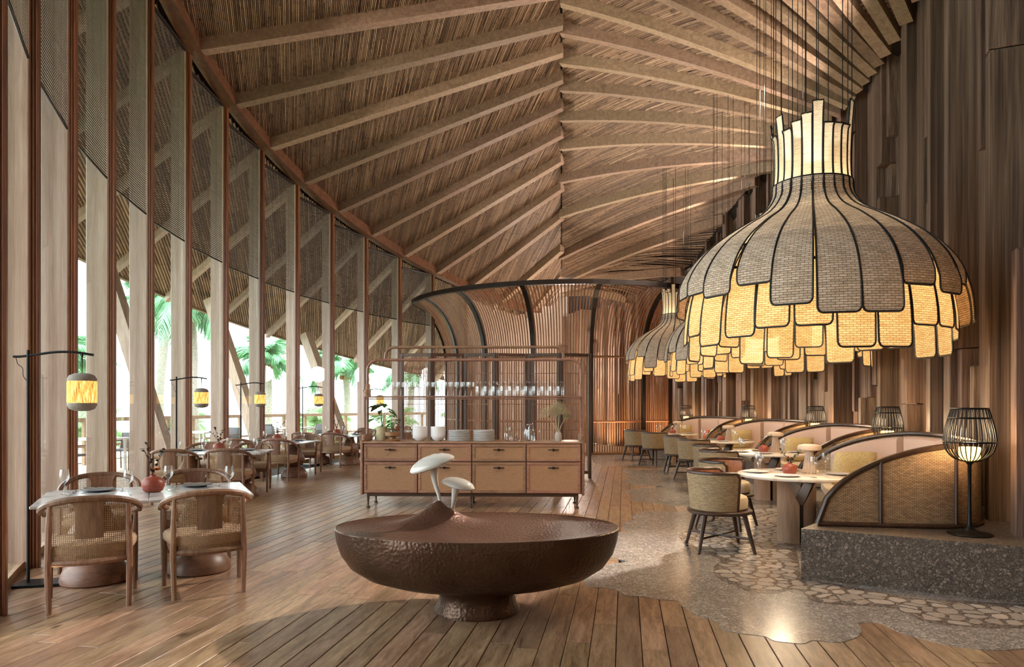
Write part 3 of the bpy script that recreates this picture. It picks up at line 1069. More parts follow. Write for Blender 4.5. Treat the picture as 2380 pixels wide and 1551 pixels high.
# ------------------------------------------------------------------ cane-back armchair
def make_cane_chair():
    t = empty('cane_armchair')
    t.scale = (1.07, 1.05, 1.02)
    hoop_half = [(0.0, -0.285, 0.775), (0.12, -0.272, 0.768), (0.215, -0.225, 0.745), (0.275, -0.13, 0.705), (0.292, -0.02, 0.665), (0.272, 0.08, 0.638), (0.252, 0.135, 0.625), (0.262, 0.19, 0.616), (0.30, 0.215, 0.612)]
    hoop = [(-p[0], p[1], p[2]) for p in hoop_half[:0:-1]] + hoop_half
    path = spline(hoop, 4)
    n = len(path)
    rs = [0.0165 + 0.007 * math.sin(PI * i / (n - 1)) for i in range(n)]
    MB().tube(path, rs, 8).build('arm_rail', M['oak'], t)
    for sx in (-1, 1):
        MB().tube([(sx * 0.225, -0.245, 0), (sx * 0.232, -0.235, 0.30), (sx * 0.228, -0.222, 0.55), (sx * 0.222, -0.222, 0.74)], [0.016, 0.021, 0.019, 0.014], 8).build('leg', M['oak'], t)
        MB().tube([(sx * 0.262, 0.235, 0), (sx * 0.262, 0.225, 0.30), (sx * 0.265, 0.19, 0.50), (sx * 0.268, 0.17, 0.62)], [0.016, 0.021, 0.018, 0.013], 8).build('leg', M['oak'], t)
    W = 0.225
    def back(u, v):
        x = (u * 2 - 1) * W
        y = -0.215 - 0.062 * math.cos(x / W * PI / 2) - 0.006 * v
        ztop = 0.765 - 0.025 * (x / W) ** 2
        return (x, y, 0.335 + v * (ztop - 0.335))
    MB().grid(back, 12, 4, uvs=lambda u, v: (u * 0.5, v * 0.42)).build('cane_back', M['cane'], t)
    mb = MB()
    def spl(u, v, off):
        w = 0.078 + 0.03 * (max(0, v - .72) / .28) ** 2 + 0.004 * (1 - v)
        x = (u * 2 - 1) * w
        y = -0.215 - 0.062 * math.cos(x / W * PI / 2) - off
        return (x, y, 0.50 + v * 0.262)
    mb.grid(lambda u, v: spl(u, v, 0.012), 6, 6); mb.grid(lambda u, v: spl(1 - u, v, -0.010), 6, 6)
    mb.build('splat', M['oak'], t)
    mb = MB(); mb.tube([((u * 2 - 1) * W, -0.217 - 0.062 * math.cos((u * 2 - 1) * PI / 2), 0.338) for u in [i / 12 for i in range(13)]], 0.022, 8)
    mb.build('back_rail', M['oak'], t)
    pl = [(0.25, 0.24), (-0.25, 0.24), (-0.245, -0.16), (-0.20, -0.235), (-0.08, -0.265), (0.08, -0.265), (0.20, -0.235), (0.245, -0.16)][::-1]
    mb = MB(); mb.prism(pl[::-1], 0.33, 0.385); mb.build('seat_frame', M['oak'], t)
    mb = MB()
    prof = [(0.985, 0.385), (1.0, 0.40), (1.0, 0.43), (0.96, 0.452), (0.8, 0.462), (0.0, 0.468)]
    vs = []; fs = []
    P8 = smooth_poly(pl[::-1], 3); m = len(P8)
    for s_, z in prof:
        for p in P8: vs.append((p[0] * s_ * .97, p[1] * s_ * .97, z))
    for i in range(len(prof) - 1):
        for k in range(m):
            l = (k + 1) % m
            fs.append((i * m + k, i * m + l, (i + 1) * m + l, (i + 1) * m + k))
    mb.add(vs, fs, True); mb.build('seat_cushion', M['seat'], t)
    return t


def make_dining_table():
    t = empty('dining_table')
    for s in (-1, 1):
        MB().bbox((s * 0.389, 0, 0.69), (0.774, 1.02, 0.026), 0.006).build('marble_top', M['marble'], t)
        ped = empty('pedestal', (s * 0.39, 0, 0), 0, t)
        MB().lathe([(0.245, 0), (0.258, 0.012), (0.252, 0.06), (0.225, 0.12), (0.175, 0.17), (0.10, 0.205)], 28).build('dome_foot', M['pedestal'], ped)
        MB().lathe([(0.095, 0.20), (0.14, 0.235), (0.195, 0.29), (0.212, 0.345), (0.195, 0.41), (0.15, 0.49), (0.112, 0.57), (0.10, 0.64), (0.105, 0.676)], 28).build('turned_stem', M['pedestal'], ped)
    return t


def make_wine_glass():
    prof = [(0.034, 0.0), (0.034, 0.003), (0.006, 0.008), (0.0045, 0.02), (0.0045, 0.085), (0.008, 0.097), (0.026, 0.112), (0.037, 0.138), (0.038, 0.165), (0.031, 0.21)]
    return MB().lathe(prof, 16, cap1=False).data('wine_glass', M['glass'], 60)


def make_plate(r, mat):
    return MB().lathe([(r * .55, 0), (r * .62, 0.004), (r * .97, 0.014), (r, 0.017), (r * .96, 0.018), (r * .6, 0.009), (0.0, 0.008)], 28, cap1=False).data('dinner_plate', mat, 50)


def make_fork():
    mb = MB()
    mb.tube([(0, -0.095, 0.004), (0, 0.0, 0.008), (0, 0.045, 0.006)], [0.0045, 0.003, 0.004], 6)
    mb.box((0, 0.053, 0.006), (0.02, 0.018, 0.003))
    for i in range(4): mb.box((-0.0078 + i * 0.0052, 0.082, 0.007), (0.0026, 0.042, 0.003))
    return mb.data('fork', M['steel'])


def make_knife():
    mb = MB()
    mb.tube([(0, -0.10, 0.005), (0, 0.0, 0.005)], [0.0055, 0.004], 6)
    mb.box((0.003, 0.055, 0.005), (0.014, 0.11, 0.003))
    return mb.data('table_knife', M['steel'])


def make_napkin():
    mb = MB()
    rn = random.Random(3)
    def f(u, v):
        x = (u - .5) * 0.22; y = (v - .5) * 0.075 * (1 - 0.55 * u)
        return (x, y + .012 * math.sin(u * 5), 0.022 + 0.010 * math.sin(v * PI) * (0.5 + u) + 0.003 * math.sin(u * 14 + v * 6))
    mb.grid(f, 12, 6)
    return mb.data('folded_napkin', M['napkin'])


ME_GLASS = make_wine_glass(); ME_PLATE_D = make_plate(0.135, M['plate_d']); ME_PLATE_L = make_plate(0.13, M['plate_l'])
ME_SIDE = make_plate(0.10, M['plate_d'])
ME_FORK = make_fork(); ME_KNIFE = make_knife(); ME_NAP = make_napkin()


def leaf_mesh(name, L, Wd, mat, bend=0.2):
    mb = MB()
    def f(u, v):
        w = Wd * math.sin(PI * min(1, u * .92 + .06)) ** 0.8
        return (u * L, (v - .5) * w, bend * L * (u - u * u) + abs(v - .5) * w * .25)
    mb.grid(f, 5, 2)
    return mb.data(name, mat)


ME_LEAF_D = leaf_mesh('leaf', 0.03, 0.022, M['leaf_dark'])


def make_bud_vase(seed, flower=True, tall=0.21, name='bud_vase'):
    rn = random.Random(seed)
    t = empty(name)
    MB().lathe([(0.05, 0), (0.068, 0.012), (0.082, 0.05), (0.078, 0.085), (0.055, 0.108), (0.022, 0.118), (0.020, 0.128), (0.024, 0.132), (0.017, 0.130), (0.0, 0.12)], 24, cap1=False).build('vase_body', M['terracotta'], t)
    for b in range(3):
        a = rn.uniform(0, 6.28) if b else 0.4
        reach = rn.uniform(0.05, 0.14)
        hh = tall * rn.uniform(0.75, 1.15)
        pth = spline([(0, 0, 0.11), (reach * .35 * math.cos(a), reach * .35 * math.sin(a), 0.11 + hh * .5), (reach * math.cos(a), reach * math.sin(a), 0.11 + hh)], 5)
        tw = MB().tube(pth, 0.0018, 5).build('twig', M['twig'], t)
        for k in range(11):
            p = pth[min(len(pth) - 1, 2 + k * (len(pth) - 2) // 10)]
            o = mesh_obj('leaf', ME_LEAF_D, tw, tuple(p))
            o.rotation_euler = (rn.uniform(-.8, .8), rn.uniform(-1.2, .3), rn.uniform(0, 6.28))
    if flower:
        mb = MB()
        for k in range(7):
            a = k * 0.9
            M4 = Matrix.Translation((0.02, -0.03, 0.165)) @ Matrix.Rotation(a, 4, 'Z') @ Matrix.Rotation(-0.6, 4, 'Y')
            b0 = len(mb.v)
            mb.grid(lambda u, v: tuple(M4 @ Vector((u * 0.034, (v - .5) * 0.036 * math.sin(PI * (u * .8 + .15)), 0.006 * math.sin(v * PI)))), 3, 2)
        mb.tube([(0, 0, 0.12), (0.02, -0.03, 0.165)], 0.002, 5)
        mb.build('flower', M['petal'], t)
    return t


def make_floor_lamp():
    t = empty('floor_lamp')
    MB().bbox((0.14, 0, 0.012), (0.44, 0.22, 0.024), 0.004).build('base_plate', M['black'], t)
    MB().tube([(0, 0, 0.02), (0, 0, 1.885)], 0.0125, 8).build('pole', M['black'], t)
    arm = spline([(-0.105, 0, 1.83), (-0.05, 0, 1.832), (0.05, 0, 1.848), (0.2, 0, 1.872), (0.34, 0, 1.872), (0.47, 0, 1.852)], 5)
    MB().tube(arm, 0.010, 8).build('arm', M['black'], t)
    cord = spline([(-0.085, 0, 1.82), (-0.075, 0.01, 1.77), (-0.04, 0, 1.74), (-0.035, 0, 1.68), (-0.012, 0, 1.64)], 5)
    MB().tube(cord, 0.003, 5).build('cord', M['black'], t)
    X = 0.385
    MB().tube([(X, 0, 1.86), (X, 0, 1.82), (X, 0, 1.70)], [0.010, 0.006, 0.003], 6).build('hanger', M['black'], t)
    sh = MB().lathe([(0.102, 1.455), (0.108, 1.47), (0.108, 1.63), (0.102, 1.645)], 28, (X, 0, 0), cap0=False, cap1=False).build('lamp_shade', M['lantern'], t)
    MB().lathe([(0.0, 1.706), (0.05, 1.702), (0.09, 1.685), (0.107, 1.655), (0.104, 1.636)][::-1], 28, (X, 0, 0)).build('upper_cap', M['cap'], t)
    MB().lathe([(0.0, 1.392), (0.05, 1.396), (0.09, 1.412), (0.107, 1.442), (0.104, 1.462)], 28, (X, 0, 0)).build('lower_cap', M['cap'], t)
    MB().lathe([(0.012, 1.50), (0.03, 1.53), (0.03, 1.56), (0.012, 1.59)], 12, (X, 0, 0)).build('bulb', M['bulb'], t)
    return t


TAB_TH = [27.2, 7.4, -3.7, -14.6, -25.6]
chair0 = make_cane_chair(); table0 = make_dining_table(); lamp0 = make_floor_lamp()
tname = ['the window table standing apart', 'the first table of the window row', 'the second table of the window row', 'the third table of the window row', 'the window table behind the buffet']
used = dict(c=0, t=0, l=0)
LAMP_TH = [26.9, 7.2, -3.0, -13.0, -23.6]
for ti, th in enumerate(TAB_TH):
    c = W1(th, 15.53)
    # local x axis points inward along the radius
    rz = math.atan2(math.sin(rad(th)), math.cos(rad(th)))
    ca, sa = math.cos(rz), math.sin(rz)
    def at(lx, ly, z=0.0):
        return (c[0] + lx * ca - ly * sa, c[1] + lx * sa + ly * ca, z)
    t = table0 if ti == 0 else copy_tree(table0)
    t.location = c; t.rotation_euler = (0, 0, rz)
    tag(t, 'grey marble dining table on two turned pedestals, ' + ['standing apart from the row', 'first of the window row', 'second of the window row', 'third of the window row', 'behind the buffet'][ti], 'table', 'marble window tables')
    for ly in (-0.66, 0.66):
        for lx in (-0.385, 0.385):
            ch = chair0 if used['c'] == 0 else copy_tree(chair0)
            used['c'] += 1
            ch.location = at(lx + random.uniform(-.02, .02), ly + random.uniform(-.02, .02))
            ch.rotation_euler = (0, 0, rz + (0 if ly < 0 else PI) + random.uniform(-.06, .06))
            tag(ch, 'cane-back oak armchair with hooped rail at ' + tname[ti], 'chair', 'cane armchairs at window table %s' % 'ABCDE'[ti])
    zt = 0.7035
    for ly in (-0.30, 0.30):
        for lx in (-0.385, 0.385):
            sg = 1 if ly < 0 else -1
            o = mesh_obj('dinner_plate', ME_PLATE_D, None, at(lx, ly, zt))
            tag(o, 'slate grey dinner plate on ' + tname[ti], 'plate', 'plates on window table %s' % 'ABCDE'[ti])
            o = mesh_obj('folded_napkin', ME_NAP, None, at(lx, ly, zt + .002), rz + (0.1 if ly < 0 else PI + .1))
            tag(o, 'folded taupe napkin lying across a plate on ' + tname[ti], 'napkin', 'napkins on window table %s' % 'ABCDE'[ti])
            o = mesh_obj('wine_glass', ME_GLASS, None, at(lx + sg * 0.235, ly + sg * 0.16, zt))
            tag(o, 'clear stemmed wine glass on ' + tname[ti], 'wine glass', 'wine glasses on window table %s' % 'ABCDE'[ti])
            if ti < 2:
                o = mesh_obj('fork', ME_FORK, None, at(lx - sg * 0.175, ly, zt), rz + (0 if ly < 0 else PI))
                tag(o, 'steel fork beside a plate on ' + tname[ti], 'fork', 'forks on window table %s' % 'ABCDE'[ti])
                o = mesh_obj('table_knife', ME_KNIFE, None, at(lx + sg * 0.175, ly, zt), rz + (0 if ly < 0 else PI))
                tag(o, 'steel table knife beside a plate on ' + tname[ti], 'knife', 'knives on window table %s' % 'ABCDE'[ti])
    v = make_bud_vase(11 + ti)
    v.location = at(0.03, 0.02, zt); v.rotation_euler = (0, 0, [0.6, 2.2, 1.2, 2.8, 0.2][ti])
    v.scale = (1.12,) * 3
    tag(v, 'round terracotta bud vase with dark leafy twigs on ' + tname[ti], 'vase')
    lp = lamp0 if ti == 0 else copy_tree(lamp0)
    lth = LAMP_TH[ti]
    lp.location = W1(lth, 16.15 if ti else 16.39)
    lp.rotation_euler = (0, 0, [0.25, 0.05, 0.0, -0.05, -0.1][ti])
    tag(lp, 'black floor lamp with a glowing woven lantern at ' + tname[ti], 'floor lamp', 'lantern floor lamps along the windows')
# recessed uplights at the feet of the window fins
for k in range(-1, 11):
    th = bay(k)
    p = W1(th + 0.25, 16.12, 0.12)
    light('fin_uplight', 'SPOT', p, 14, WARM2, 0.03, W1(th, 16.42, 2.2), 70, 0.8)

# ------------------------------------------------------------------ bronze bowl table with the mushroom sculpture
bt = empty('bowl_table', (-0.245, 4.92, 0))
tag(bt, 'large oval hammered bronze bowl table on a stub foot', 'table')
ax, ay = 1.0, 0.625
prof = [(0.30, 0.0), (0.302, 0.02), (0.275, 0.06), (0.268, 0.12), (0.285, 0.15), (0.31, 0.185)]
MB().lathe(prof, 48, (0.0, 0, 0), 1.0, 0.95, cap1=False).build('foot', M['hammered'], bt)
sh = [(0.18, 0.150), (0.27, 0.160), (0.45, 0.178), (0.63, 0.205), (0.78, 0.25), (0.89, 0.32), (0.955, 0.41), (0.985, 0.50), (0.997, 0.585), (0.99, 0.592), (0.982, 0.590)]
MB().lathe(sh, 72, (0, 0, 0), ax, ay, cap0=False, cap1=False).build('bowl_shell', M['hammered'], bt)
PK = (-0.29, 0.17)            # where the top swells into a small peak
def topf(u, v):
    a = u * 2 * PI; r = v * 0.985
    x, y = r * ax * math.cos(a), r * ay * math.sin(a)
    d = math.hypot((x - PK[0]) * 1.0, (y - PK[1]) * 1.15)
    z = 0.572 + 0.018 * v ** 8 + 0.155 * max(0.0, 1 - d / 0.44) ** 2.1 + 0.03 * max(0, 1 - d / .6) ** 2
    return (x, y, z)
MB().grid(topf, 96, 48).build('dished_top', M['hammered_lit'], bt)
def mushroom(stem, cap_c, cap_r, cap_tilt, cap_h, label):
    m = empty('mushroom_sculpture', stem[0])
    o = Vector(stem[0])
    MB().tube([tuple(Vector(p) - o) for p in spline(stem, 5)], [0.010 + 0.026 * (i / (5 * (len(stem) - 1))) ** 1.6 for i in range(5 * (len(stem) - 1) + 1)], 14).build('stem', M['white'], m)
    cp = MB().lathe([(0.0, 0.0), (0.30, 0.0), (0.65, 0.02), (0.88, 0.06), (0.98, 0.14), (1.0, 0.24), (0.95, 0.36), (0.82, 0.52), (0.6, 0.68), (0.32, 0.78), (0.0, 0.81)], 40, cap0=False, cap1=False)
    cp.v = [(p[0] * cap_r[0], p[1] * cap_r[1], p[2] * cap_h) for p in cp.v]
    c = cp.build('cap', M['white'], m, tuple(Vector(cap_c) - o))
    c.rotation_euler = cap_tilt
    return tag(m, label, 'sculpture')
bx, by = -0.245, 4.92
def IP(x, y, Y): return ((x - 1190) / 1620 * Y, Y, EYE + (940 - y) / 1620 * Y)
mushroom([(-0.525, 5.10, 0.73), (-0.54, 5.10, 0.80), (-0.565, 5.10, 0.90), (-0.57, 5.10, 1.01)], (-0.575, 5.10, 0.985), (0.172, 0.13), (0.10, -0.33, 0), 0.115, 'tall white glossy mushroom sculpture on the peak of the bowl table')
mushroom([(-0.455, 5.17, 0.62), (-0.437, 5.17, 0.70), (-0.425, 5.17, 0.78), (-0.41, 5.17, 0.86)], (-0.402, 5.17, 0.835), (0.125, 0.10), (0.12, 0.24, 0), 0.085, 'small white glossy mushroom sculpture behind the peak of the bowl table')
# ------------------------------------------------------------------ buffet: cabinet, pipe frame, shelf
bf = empty('buffet_cabinet', (-0.55, 9.98, 0), rad(-1.5))
tag(bf, 'long wooden buffet cabinet with rattan drawer fronts and a pipe-framed shelf', 'cabinet')
BL, BD, Z0, Z1 = 3.12, 0.60, 0.205, 0.905
MB().bbox((0, 0, (Z0 + Z1) / 2), (BL - .06, BD - .06, Z1 - Z0), 0.004).build('carcass', M['cab'], bf)
for s in (-1, 1):
    mb = MB(); mb.bbox((s * (BL / 2 - .018), 0, (Z0 + Z1) / 2 + .01), (0.036, BD, Z1 - Z0 + .06), 0.008)
    mb.bbox((s * (BL / 2 - .03), -0.02, Z1 + 0.07), (0.05, BD * .72, 0.10), 0.02)
    mb.build('end_panel', M['cab'], bf)
MB().bbox((0, 0, Z1 + 0.011), (BL - .05, BD - .005, 0.024), 0.004).build('counter_top', M['cab'], bf)
MB().bbox((0, 0, Z0 - 0.022), (BL - .16, BD - .10, 0.045), 0.004).build('plinth', M['cabdark'], bf)
for x in (-1.46, -0.02, 1.46):
    for y in (-0.25, 0.25):
        MB().tube([(x, y, Z0 - .03), (x, y, 0.03), (x, y, 0.025), (x, y, 0)], [0.022, 0.011, 0.026, 0.026], 8).build('leg', M['cabdark'], bf)
cw = (BL - .10) / 4
hz = Z0 + 0.44
for i in range(4):
    cx = -BL / 2 + .05 + cw * (i + .5)
    for (za, zb, nm) in ((Z0 + .012, hz, 'drawer'), (hz + .012, Z1 - .012, 'drawer')):
        f = empty(nm, (cx, -BD / 2, (za + zb) / 2), 0, bf)
        w, hgt = cw - .012, zb - za
        mb = MB()
        for (px, pz, pw, ph_) in ((0, hgt / 2 - .02, w, .04), (0, -hgt / 2 + .02, w, .04), (-w / 2 + .02, 0, .04, hgt - .08), (w / 2 - .02, 0, .04, hgt - .08)):
            mb.bbox((px, 0, pz), (pw, 0.028, ph_), 0.005)
        mb.build('drawer_frame', M['cab'], f)
        MB().box((0, 0.004, 0), (w - .07, 0.018, hgt - .07)).build('rattan_panel', M['rattan'], f)
        mb = MB(); mb.tube([(-.075, -0.034, hgt / 2 - .075), (.075, -0.034, hgt / 2 - .075)], .007, 8)
        mb.tube([(0, -0.005, hgt / 2 - .075), (0, -0.034, hgt / 2 - .075)], .009, 8); mb.tube([(0, -.045, hgt / 2 - .075), (0, -.03, hgt / 2 - .075)], .02, 10)
        mb.build('handle', M['rib'], f)
# pipe arches
XA = BL / 2 - .02
def arch(x0, x1, y, z0, z1, r):
    pts = [(x0, y, z0)]
    for i in range(7):
        a = PI - PI / 2 * i / 6
        pts.append((x0 + r + r * math.cos(a), y, z1 - r + r * math.sin(a)))
    for i in range(7):
        a = PI / 2 - PI / 2 * i / 6
        pts.append((x1 - r + r * math.cos(a), y, z1 - r + r * math.sin(a)))
    pts.append((x1, y, z0))
    return pts
MB().tube(arch(-XA, XA, 0.05, Z1, 2.09, 0.16), 0.021, 10).build('pipe_frame', M['cab'], bf)
MB().tube(arch(-1.29, 1.29, 0.10, 2.07, 2.275, 0.13), 0.021, 10).build('upper_pipe_frame', M['cab'], bf)
SH = 1.555
mb = MB(); mb.bbox((0, 0.02, SH), (BL - .02, 0.26, 0.022), .004); mb.tube([(-XA, -.09, SH - .03), (XA, -.09, SH - .03)], .008, 8)
mb.build('shelf', M['cab'], bf)
for s in (-1, 1):
    mb = MB(); mb.bbox((s * (XA - .01), 0.02, SH + .05), (.045, .25, .11), .02); mb.bbox((s * (XA - .01), 0.03, SH + .14), (.04, .13, .10), .02)
    mb.build('shelf_bracket', M['cab'], bf)


def onb(x, y, z):
    v = Matrix.Rotation(rad(-1.5), 4, 'Z') @ Vector((x, y, z))
    return (v.x - 0.55, v.y + 9.98, v.z)


gm = MB().lathe([(0.032, 0), (0.032, .003), (0.006, .008), (.0045, .03), (.0045, .09), (.012, .10), (.033, .118), (.04, .145), (.041, .20)], 14, cap1=False).data('goblet', M['glass'], 60)
bm_ = MB().lathe([(0.0, 0.002), (0.050, 0), (0.054, .008), (.054, .135), (.045, .16), (.03, .175), (.027, .19), (.033, .195), (.033, .205)], 16, cap1=False).data('glass_bottle', M['glass'], 60)
for i in range(17):
    o = mesh_obj('wine_glass', gm, None, onb(-1.385 + i * 0.0845, .0, SH + .0115))
    tag(o, 'clear stemmed glass in the long row on the buffet shelf', 'wine glass', 'glasses on the buffet shelf')
for i in range(11):
    o = mesh_obj('glass_bottle', bm_, None, onb(0.085 + i * 0.1215 * .95, .0, SH + .0115))
    tag(o, 'clear glass bottle with short neck standing on the buffet shelf', 'bottle', 'bottles on the buffet shelf')
CT = Z1 + .0235
bow = MB().lathe([(0.05, 0), (0.055, 0.006), (.085, .028), (.105, .065), (.108, .098), (.104, .098), (.095, .06), (.06, .02), (0.0, .012)], 24, cap1=False).data('bowl', M['porcelain'], 60)
for s, x in enumerate((-0.76, -0.50)):
    for k in range(6):
        o = mesh_obj('bowl', bow, None, onb(x, -.06, CT + k * .0215))
        tag(o, 'white porcelain bowl in the %s stack on the buffet' % ('first' if s == 0 else 'second'), 'bowl', 'stack of bowls %s' % 'AB'[s])
pl_ = MB().lathe([(0.10, 0), (.140, .003), (.155, .0072), (.156, .0118), (.150, .0128), (.10, .007), (0, .007)], 28, cap1=False).data('white_plate', M['porcelain'], 50)
for s, x in enumerate((-0.20, 0.155)):
    for k in range(11):
        o = mesh_obj('plate', pl_, None, onb(x, -.06, CT + k * .0142))
        tag(o, 'white plate in the %s plate stack on the buffet' % ('first' if s == 0 else 'second'), 'plate', 'stack of plates %s' % 'AB'[s])
o = MB().lathe([(0, .002), (.05, 0), (.055, .01), (.055, .10), (.045, .125), (.026, .145), (.026, .20), (.038, .215)], 18, cap1=False).build('glass_carafe', M['glass'], None, onb(.50, -.06, CT))
tag(o, 'clear glass carafe with wide lip on the buffet', 'carafe')
o = MB().lathe([(0, .002), (.05, 0), (.054, .012), (.03, .055), (.013, .08), (.013, .12), (.02, .13)], 18, cap1=False).build('glass_decanter', M['glass'], None, onb(.615, -.10, CT))
tag(o, 'small conical glass decanter between the carafe and the jug', 'decanter')
jg = empty('glass_teapot', onb(.80, -.06, CT))
tag(jg, 'glass tea jug with spout, looped handle and lid', 'teapot')
MB().lathe([(0, .002), (.075, 0), (.08, .012), (.078, .12), (.06, .19), (.045, .215), (.05, .225)], 20, cap1=False).build('jug_body', M['glass'], jg)
MB().tube(spline([(-.06, 0, .13), (-.10, 0, .17), (-.125, 0, .215)], 4), [.022] * 4 + [.018] * 4 + [.014], 10, caps=False).build('spout', M['glass'], jg)
MB().tube(spline([(.05, 0, .21), (.10, 0, .23), (.145, 0, .19), (.14, 0, .13), (.085, 0, .09)], 5), .008, 8).build('handle', M['glass'], jg)
MB().lathe([(.045, .225), (.048, .24), (.03, .25), (0, .252)], 16).build('lid', M['steel'], jg)
MB().lathe([(.02, .02), (.02, .20)], 10).build('infuser', M['steel'], jg)

# plants on the buffet
def big_leaf(L, Wd, lobes=3):
    mb = MB()
    def f(u, v):
        w = Wd * (math.sin(PI * min(1, u * .93 + .05)) ** .7) * (1 + .22 * math.cos(u * lobes * 2 * PI))
        return (u * L, (v - .5) * w, -.35 * L * u * u + abs(v - .5) * w * .35)
    mb.grid(f, 12, 4)
    return mb.data('leaf', M['leaf'])
ME_BL = [big_leaf(.16, .13), big_leaf(.11, .07, 2), big_leaf(.07, .05, 1)]
pp = empty('potted_plant', onb(-1.32, .0, CT)); tag(pp, 'leafy philodendron in a tall fluted sage pot on the buffet', 'plant')
mb = MB(); prof = []
mb.lathe([(.085, 0), (.09, .005), (.092, .085), (.078, .09), (.078, .20), (.072, .20), (.070, .185)], 32, cap1=False)
mb.build('pot', M['pot'], pp)
MB().lathe([(.07, .186), (0, .19)], 20, cap0=False, cap1=False).build('soil', M['soil'], pp)
rn = random.Random(5)
for k in range(9):
    a = k * 2.4; hgt = [.26, .30, .34, .22, .30, .16, .24, .12, .10][k]; rr = [.06, .03, .08, .12, .05, .16, .10, .17, .15][k]
    e = (rr * math.cos(a), rr * math.sin(a), .19 + hgt)
    st = MB().tube(spline([(0, 0, .18), (e[0] * .4, e[1] * .4, .19 + hgt * .6), e], 4), .004, 6).build('stem', M['stem'], pp)
    lf = mesh_obj('leaf', ME_BL[0 if k < 5 else 1], st, e); lf.rotation_euler = (rn.uniform(-.3, .3), rn.uniform(-.2, .3), a + rn.uniform(-.5, .5))
pp = empty('potted_plant', onb(-1.14, -.12, CT)); tag(pp, 'small leafy plant in a low brown pedestal pot on the buffet', 'plant')
MB().lathe([(.10, 0), (.11, .012), (.10, .02), (.045, .03), (.04, .055), (.085, .07), (.105, .075), (.108, .13), (.10, .13), (.095, .115)], 28, cap1=False).build('pot', M['pot2'], pp)
MB().lathe([(.095, .116), (0, .12)], 20, cap0=False, cap1=False).build('soil', M['soil'], pp)
for k in range(10):
    a = k * 2.4; hgt = rn.uniform(.06, .18); rr = rn.uniform(.02, .09)
    e = (rr * math.cos(a), rr * math.sin(a), .12 + hgt)
    st = MB().tube(spline([(0, 0, .11), (e[0] * .4, e[1] * .4, .12 + hgt * .6), e], 3), .003, 5).build('stem', M['stem'], pp)
    lf = mesh_obj('leaf', ME_BL[2], st, e); lf.rotation_euler = (rn.uniform(-.3, .3), rn.uniform(-.3, .3), a)
pv = empty('palm_vase', onb(1.205, -.16, CT)); pv.scale = (.9, .9, .9); tag(pv, 'grey stone vase with dried fan palm leaves on the buffet', 'vase')
MB().lathe([(.045, 0), (.052, .01), (.056, .08), (.05, .12), (.036, .145), (.04, .155), (.03, .15), (0, .12)], 20, cap1=False).build('vase_body', M['stonepot'], pv)
def fan(R, n, open_=2.6):
    mb = MB()
    for i in range(n):
        a = -open_ / 2 + open_ * i / (n - 1); da = open_ / (n - 1) * .62
        for sgn in (-1, 1):
            c, s_ = math.cos(a), math.sin(a)
            e = a + sgn * da * .5
            mb.add([(0, 0, 0), (R * .72 * math.cos(e), R * .72 * math.sin(e), .012 * (1)), (R * c, R * s_, 0), (R * .6 * c, R * .6 * s_, -.012)], [(0, 1, 2, 3)] if sgn < 0 else [(0, 3, 2, 1)])
    return mb.data('fan_leaf', M['palm_dry'])
ME_FAN = fan(.17, 15); ME_FAN2 = fan(.15, 11, 1.3)
for k, (ex, ez, tilt, me, yaw) in enumerate(((.0, .36, 1.5, ME_FAN, 0), (-.17, .27, 1.95, ME_FAN, .2), (-.05, .22, 1.75, ME_FAN2, 0), (.08, .20, 1.1, ME_FAN2, -.2), (.11, .24, .8, ME_FAN2, .2), (.02, .30, 1.35, ME_FAN, .3))):
    st = MB().tube(spline([(0, 0, .12), (ex * .5, 0, .14 + ez * .5), (ex, -.01 * k, .12 + ez)], 4), .004, 6).build('stalk', M['palm_dry'], pv)
    f = mesh_obj('fan_leaf', me, st, (ex, -.01 * k, .12 + ez)); f.rotation_euler = (PI / 2 + .25, -tilt, yaw); f.rotation_mode = 'XYZ'
    f.rotation_euler = (Matrix.Rotation(yaw, 4, 'Z') @ Matrix.Rotation(PI / 2 - .2, 4, 'X') @ Matrix.Rotation(tilt, 4, 'Z')).to_euler()

# ------------------------------------------------------------------ folding screen behind the buffet
M['screen_frame'] = wood('screen_frame_wood', ['3f2c20', '5a4231', '6e5440'], .45, (12, 12, 1.2), True, 2.0, .4)
fs_ = empty('folding_screen', (-0.33, 13.55, 0), 0)
tag(fs_, 'tall zigzag folding screen of thin wooden slats behind the buffet', 'screen')
pw, phh = 0.64, 2.44
x = -1.85
slm = MB().box((0, 0, phh / 2 - .01), (0.010, 0.010, phh - .16)).data('thin_slat', M['slat'])
for i in range(6):
    sg = 1 if i % 2 == 0 else -1
    a = rad(14) * -sg
    dx, dy = pw * math.cos(a), pw * math.sin(a)
    p0 = (x, (-.08 if sg < 0 else .075) * 1.0, 0)
    pn = empty('panel', p0, a, fs_)
    mb = MB()
    for xx in (0.03, pw - .03): mb.bbox((xx, 0, phh / 2), (.06, .05, phh), .006)
    for zz in (phh - .03, .12): mb.bbox((pw / 2, 0, zz), (pw - .1, .04, .06), .006)
    mb.build('panel_frame', M['screen_frame'], pn)
    for zz in (.45, .95, 1.45, 2.05):
        MB().box((pw / 2, 0, zz), (pw - .1, .014, .012)).build('cross_bar', M['slat'], pn)
    for k in range(18):
        mesh_obj('thin_slat', slm, pn, (.075 + k * (pw - .15) / 17, 0, .075))
    x += dx

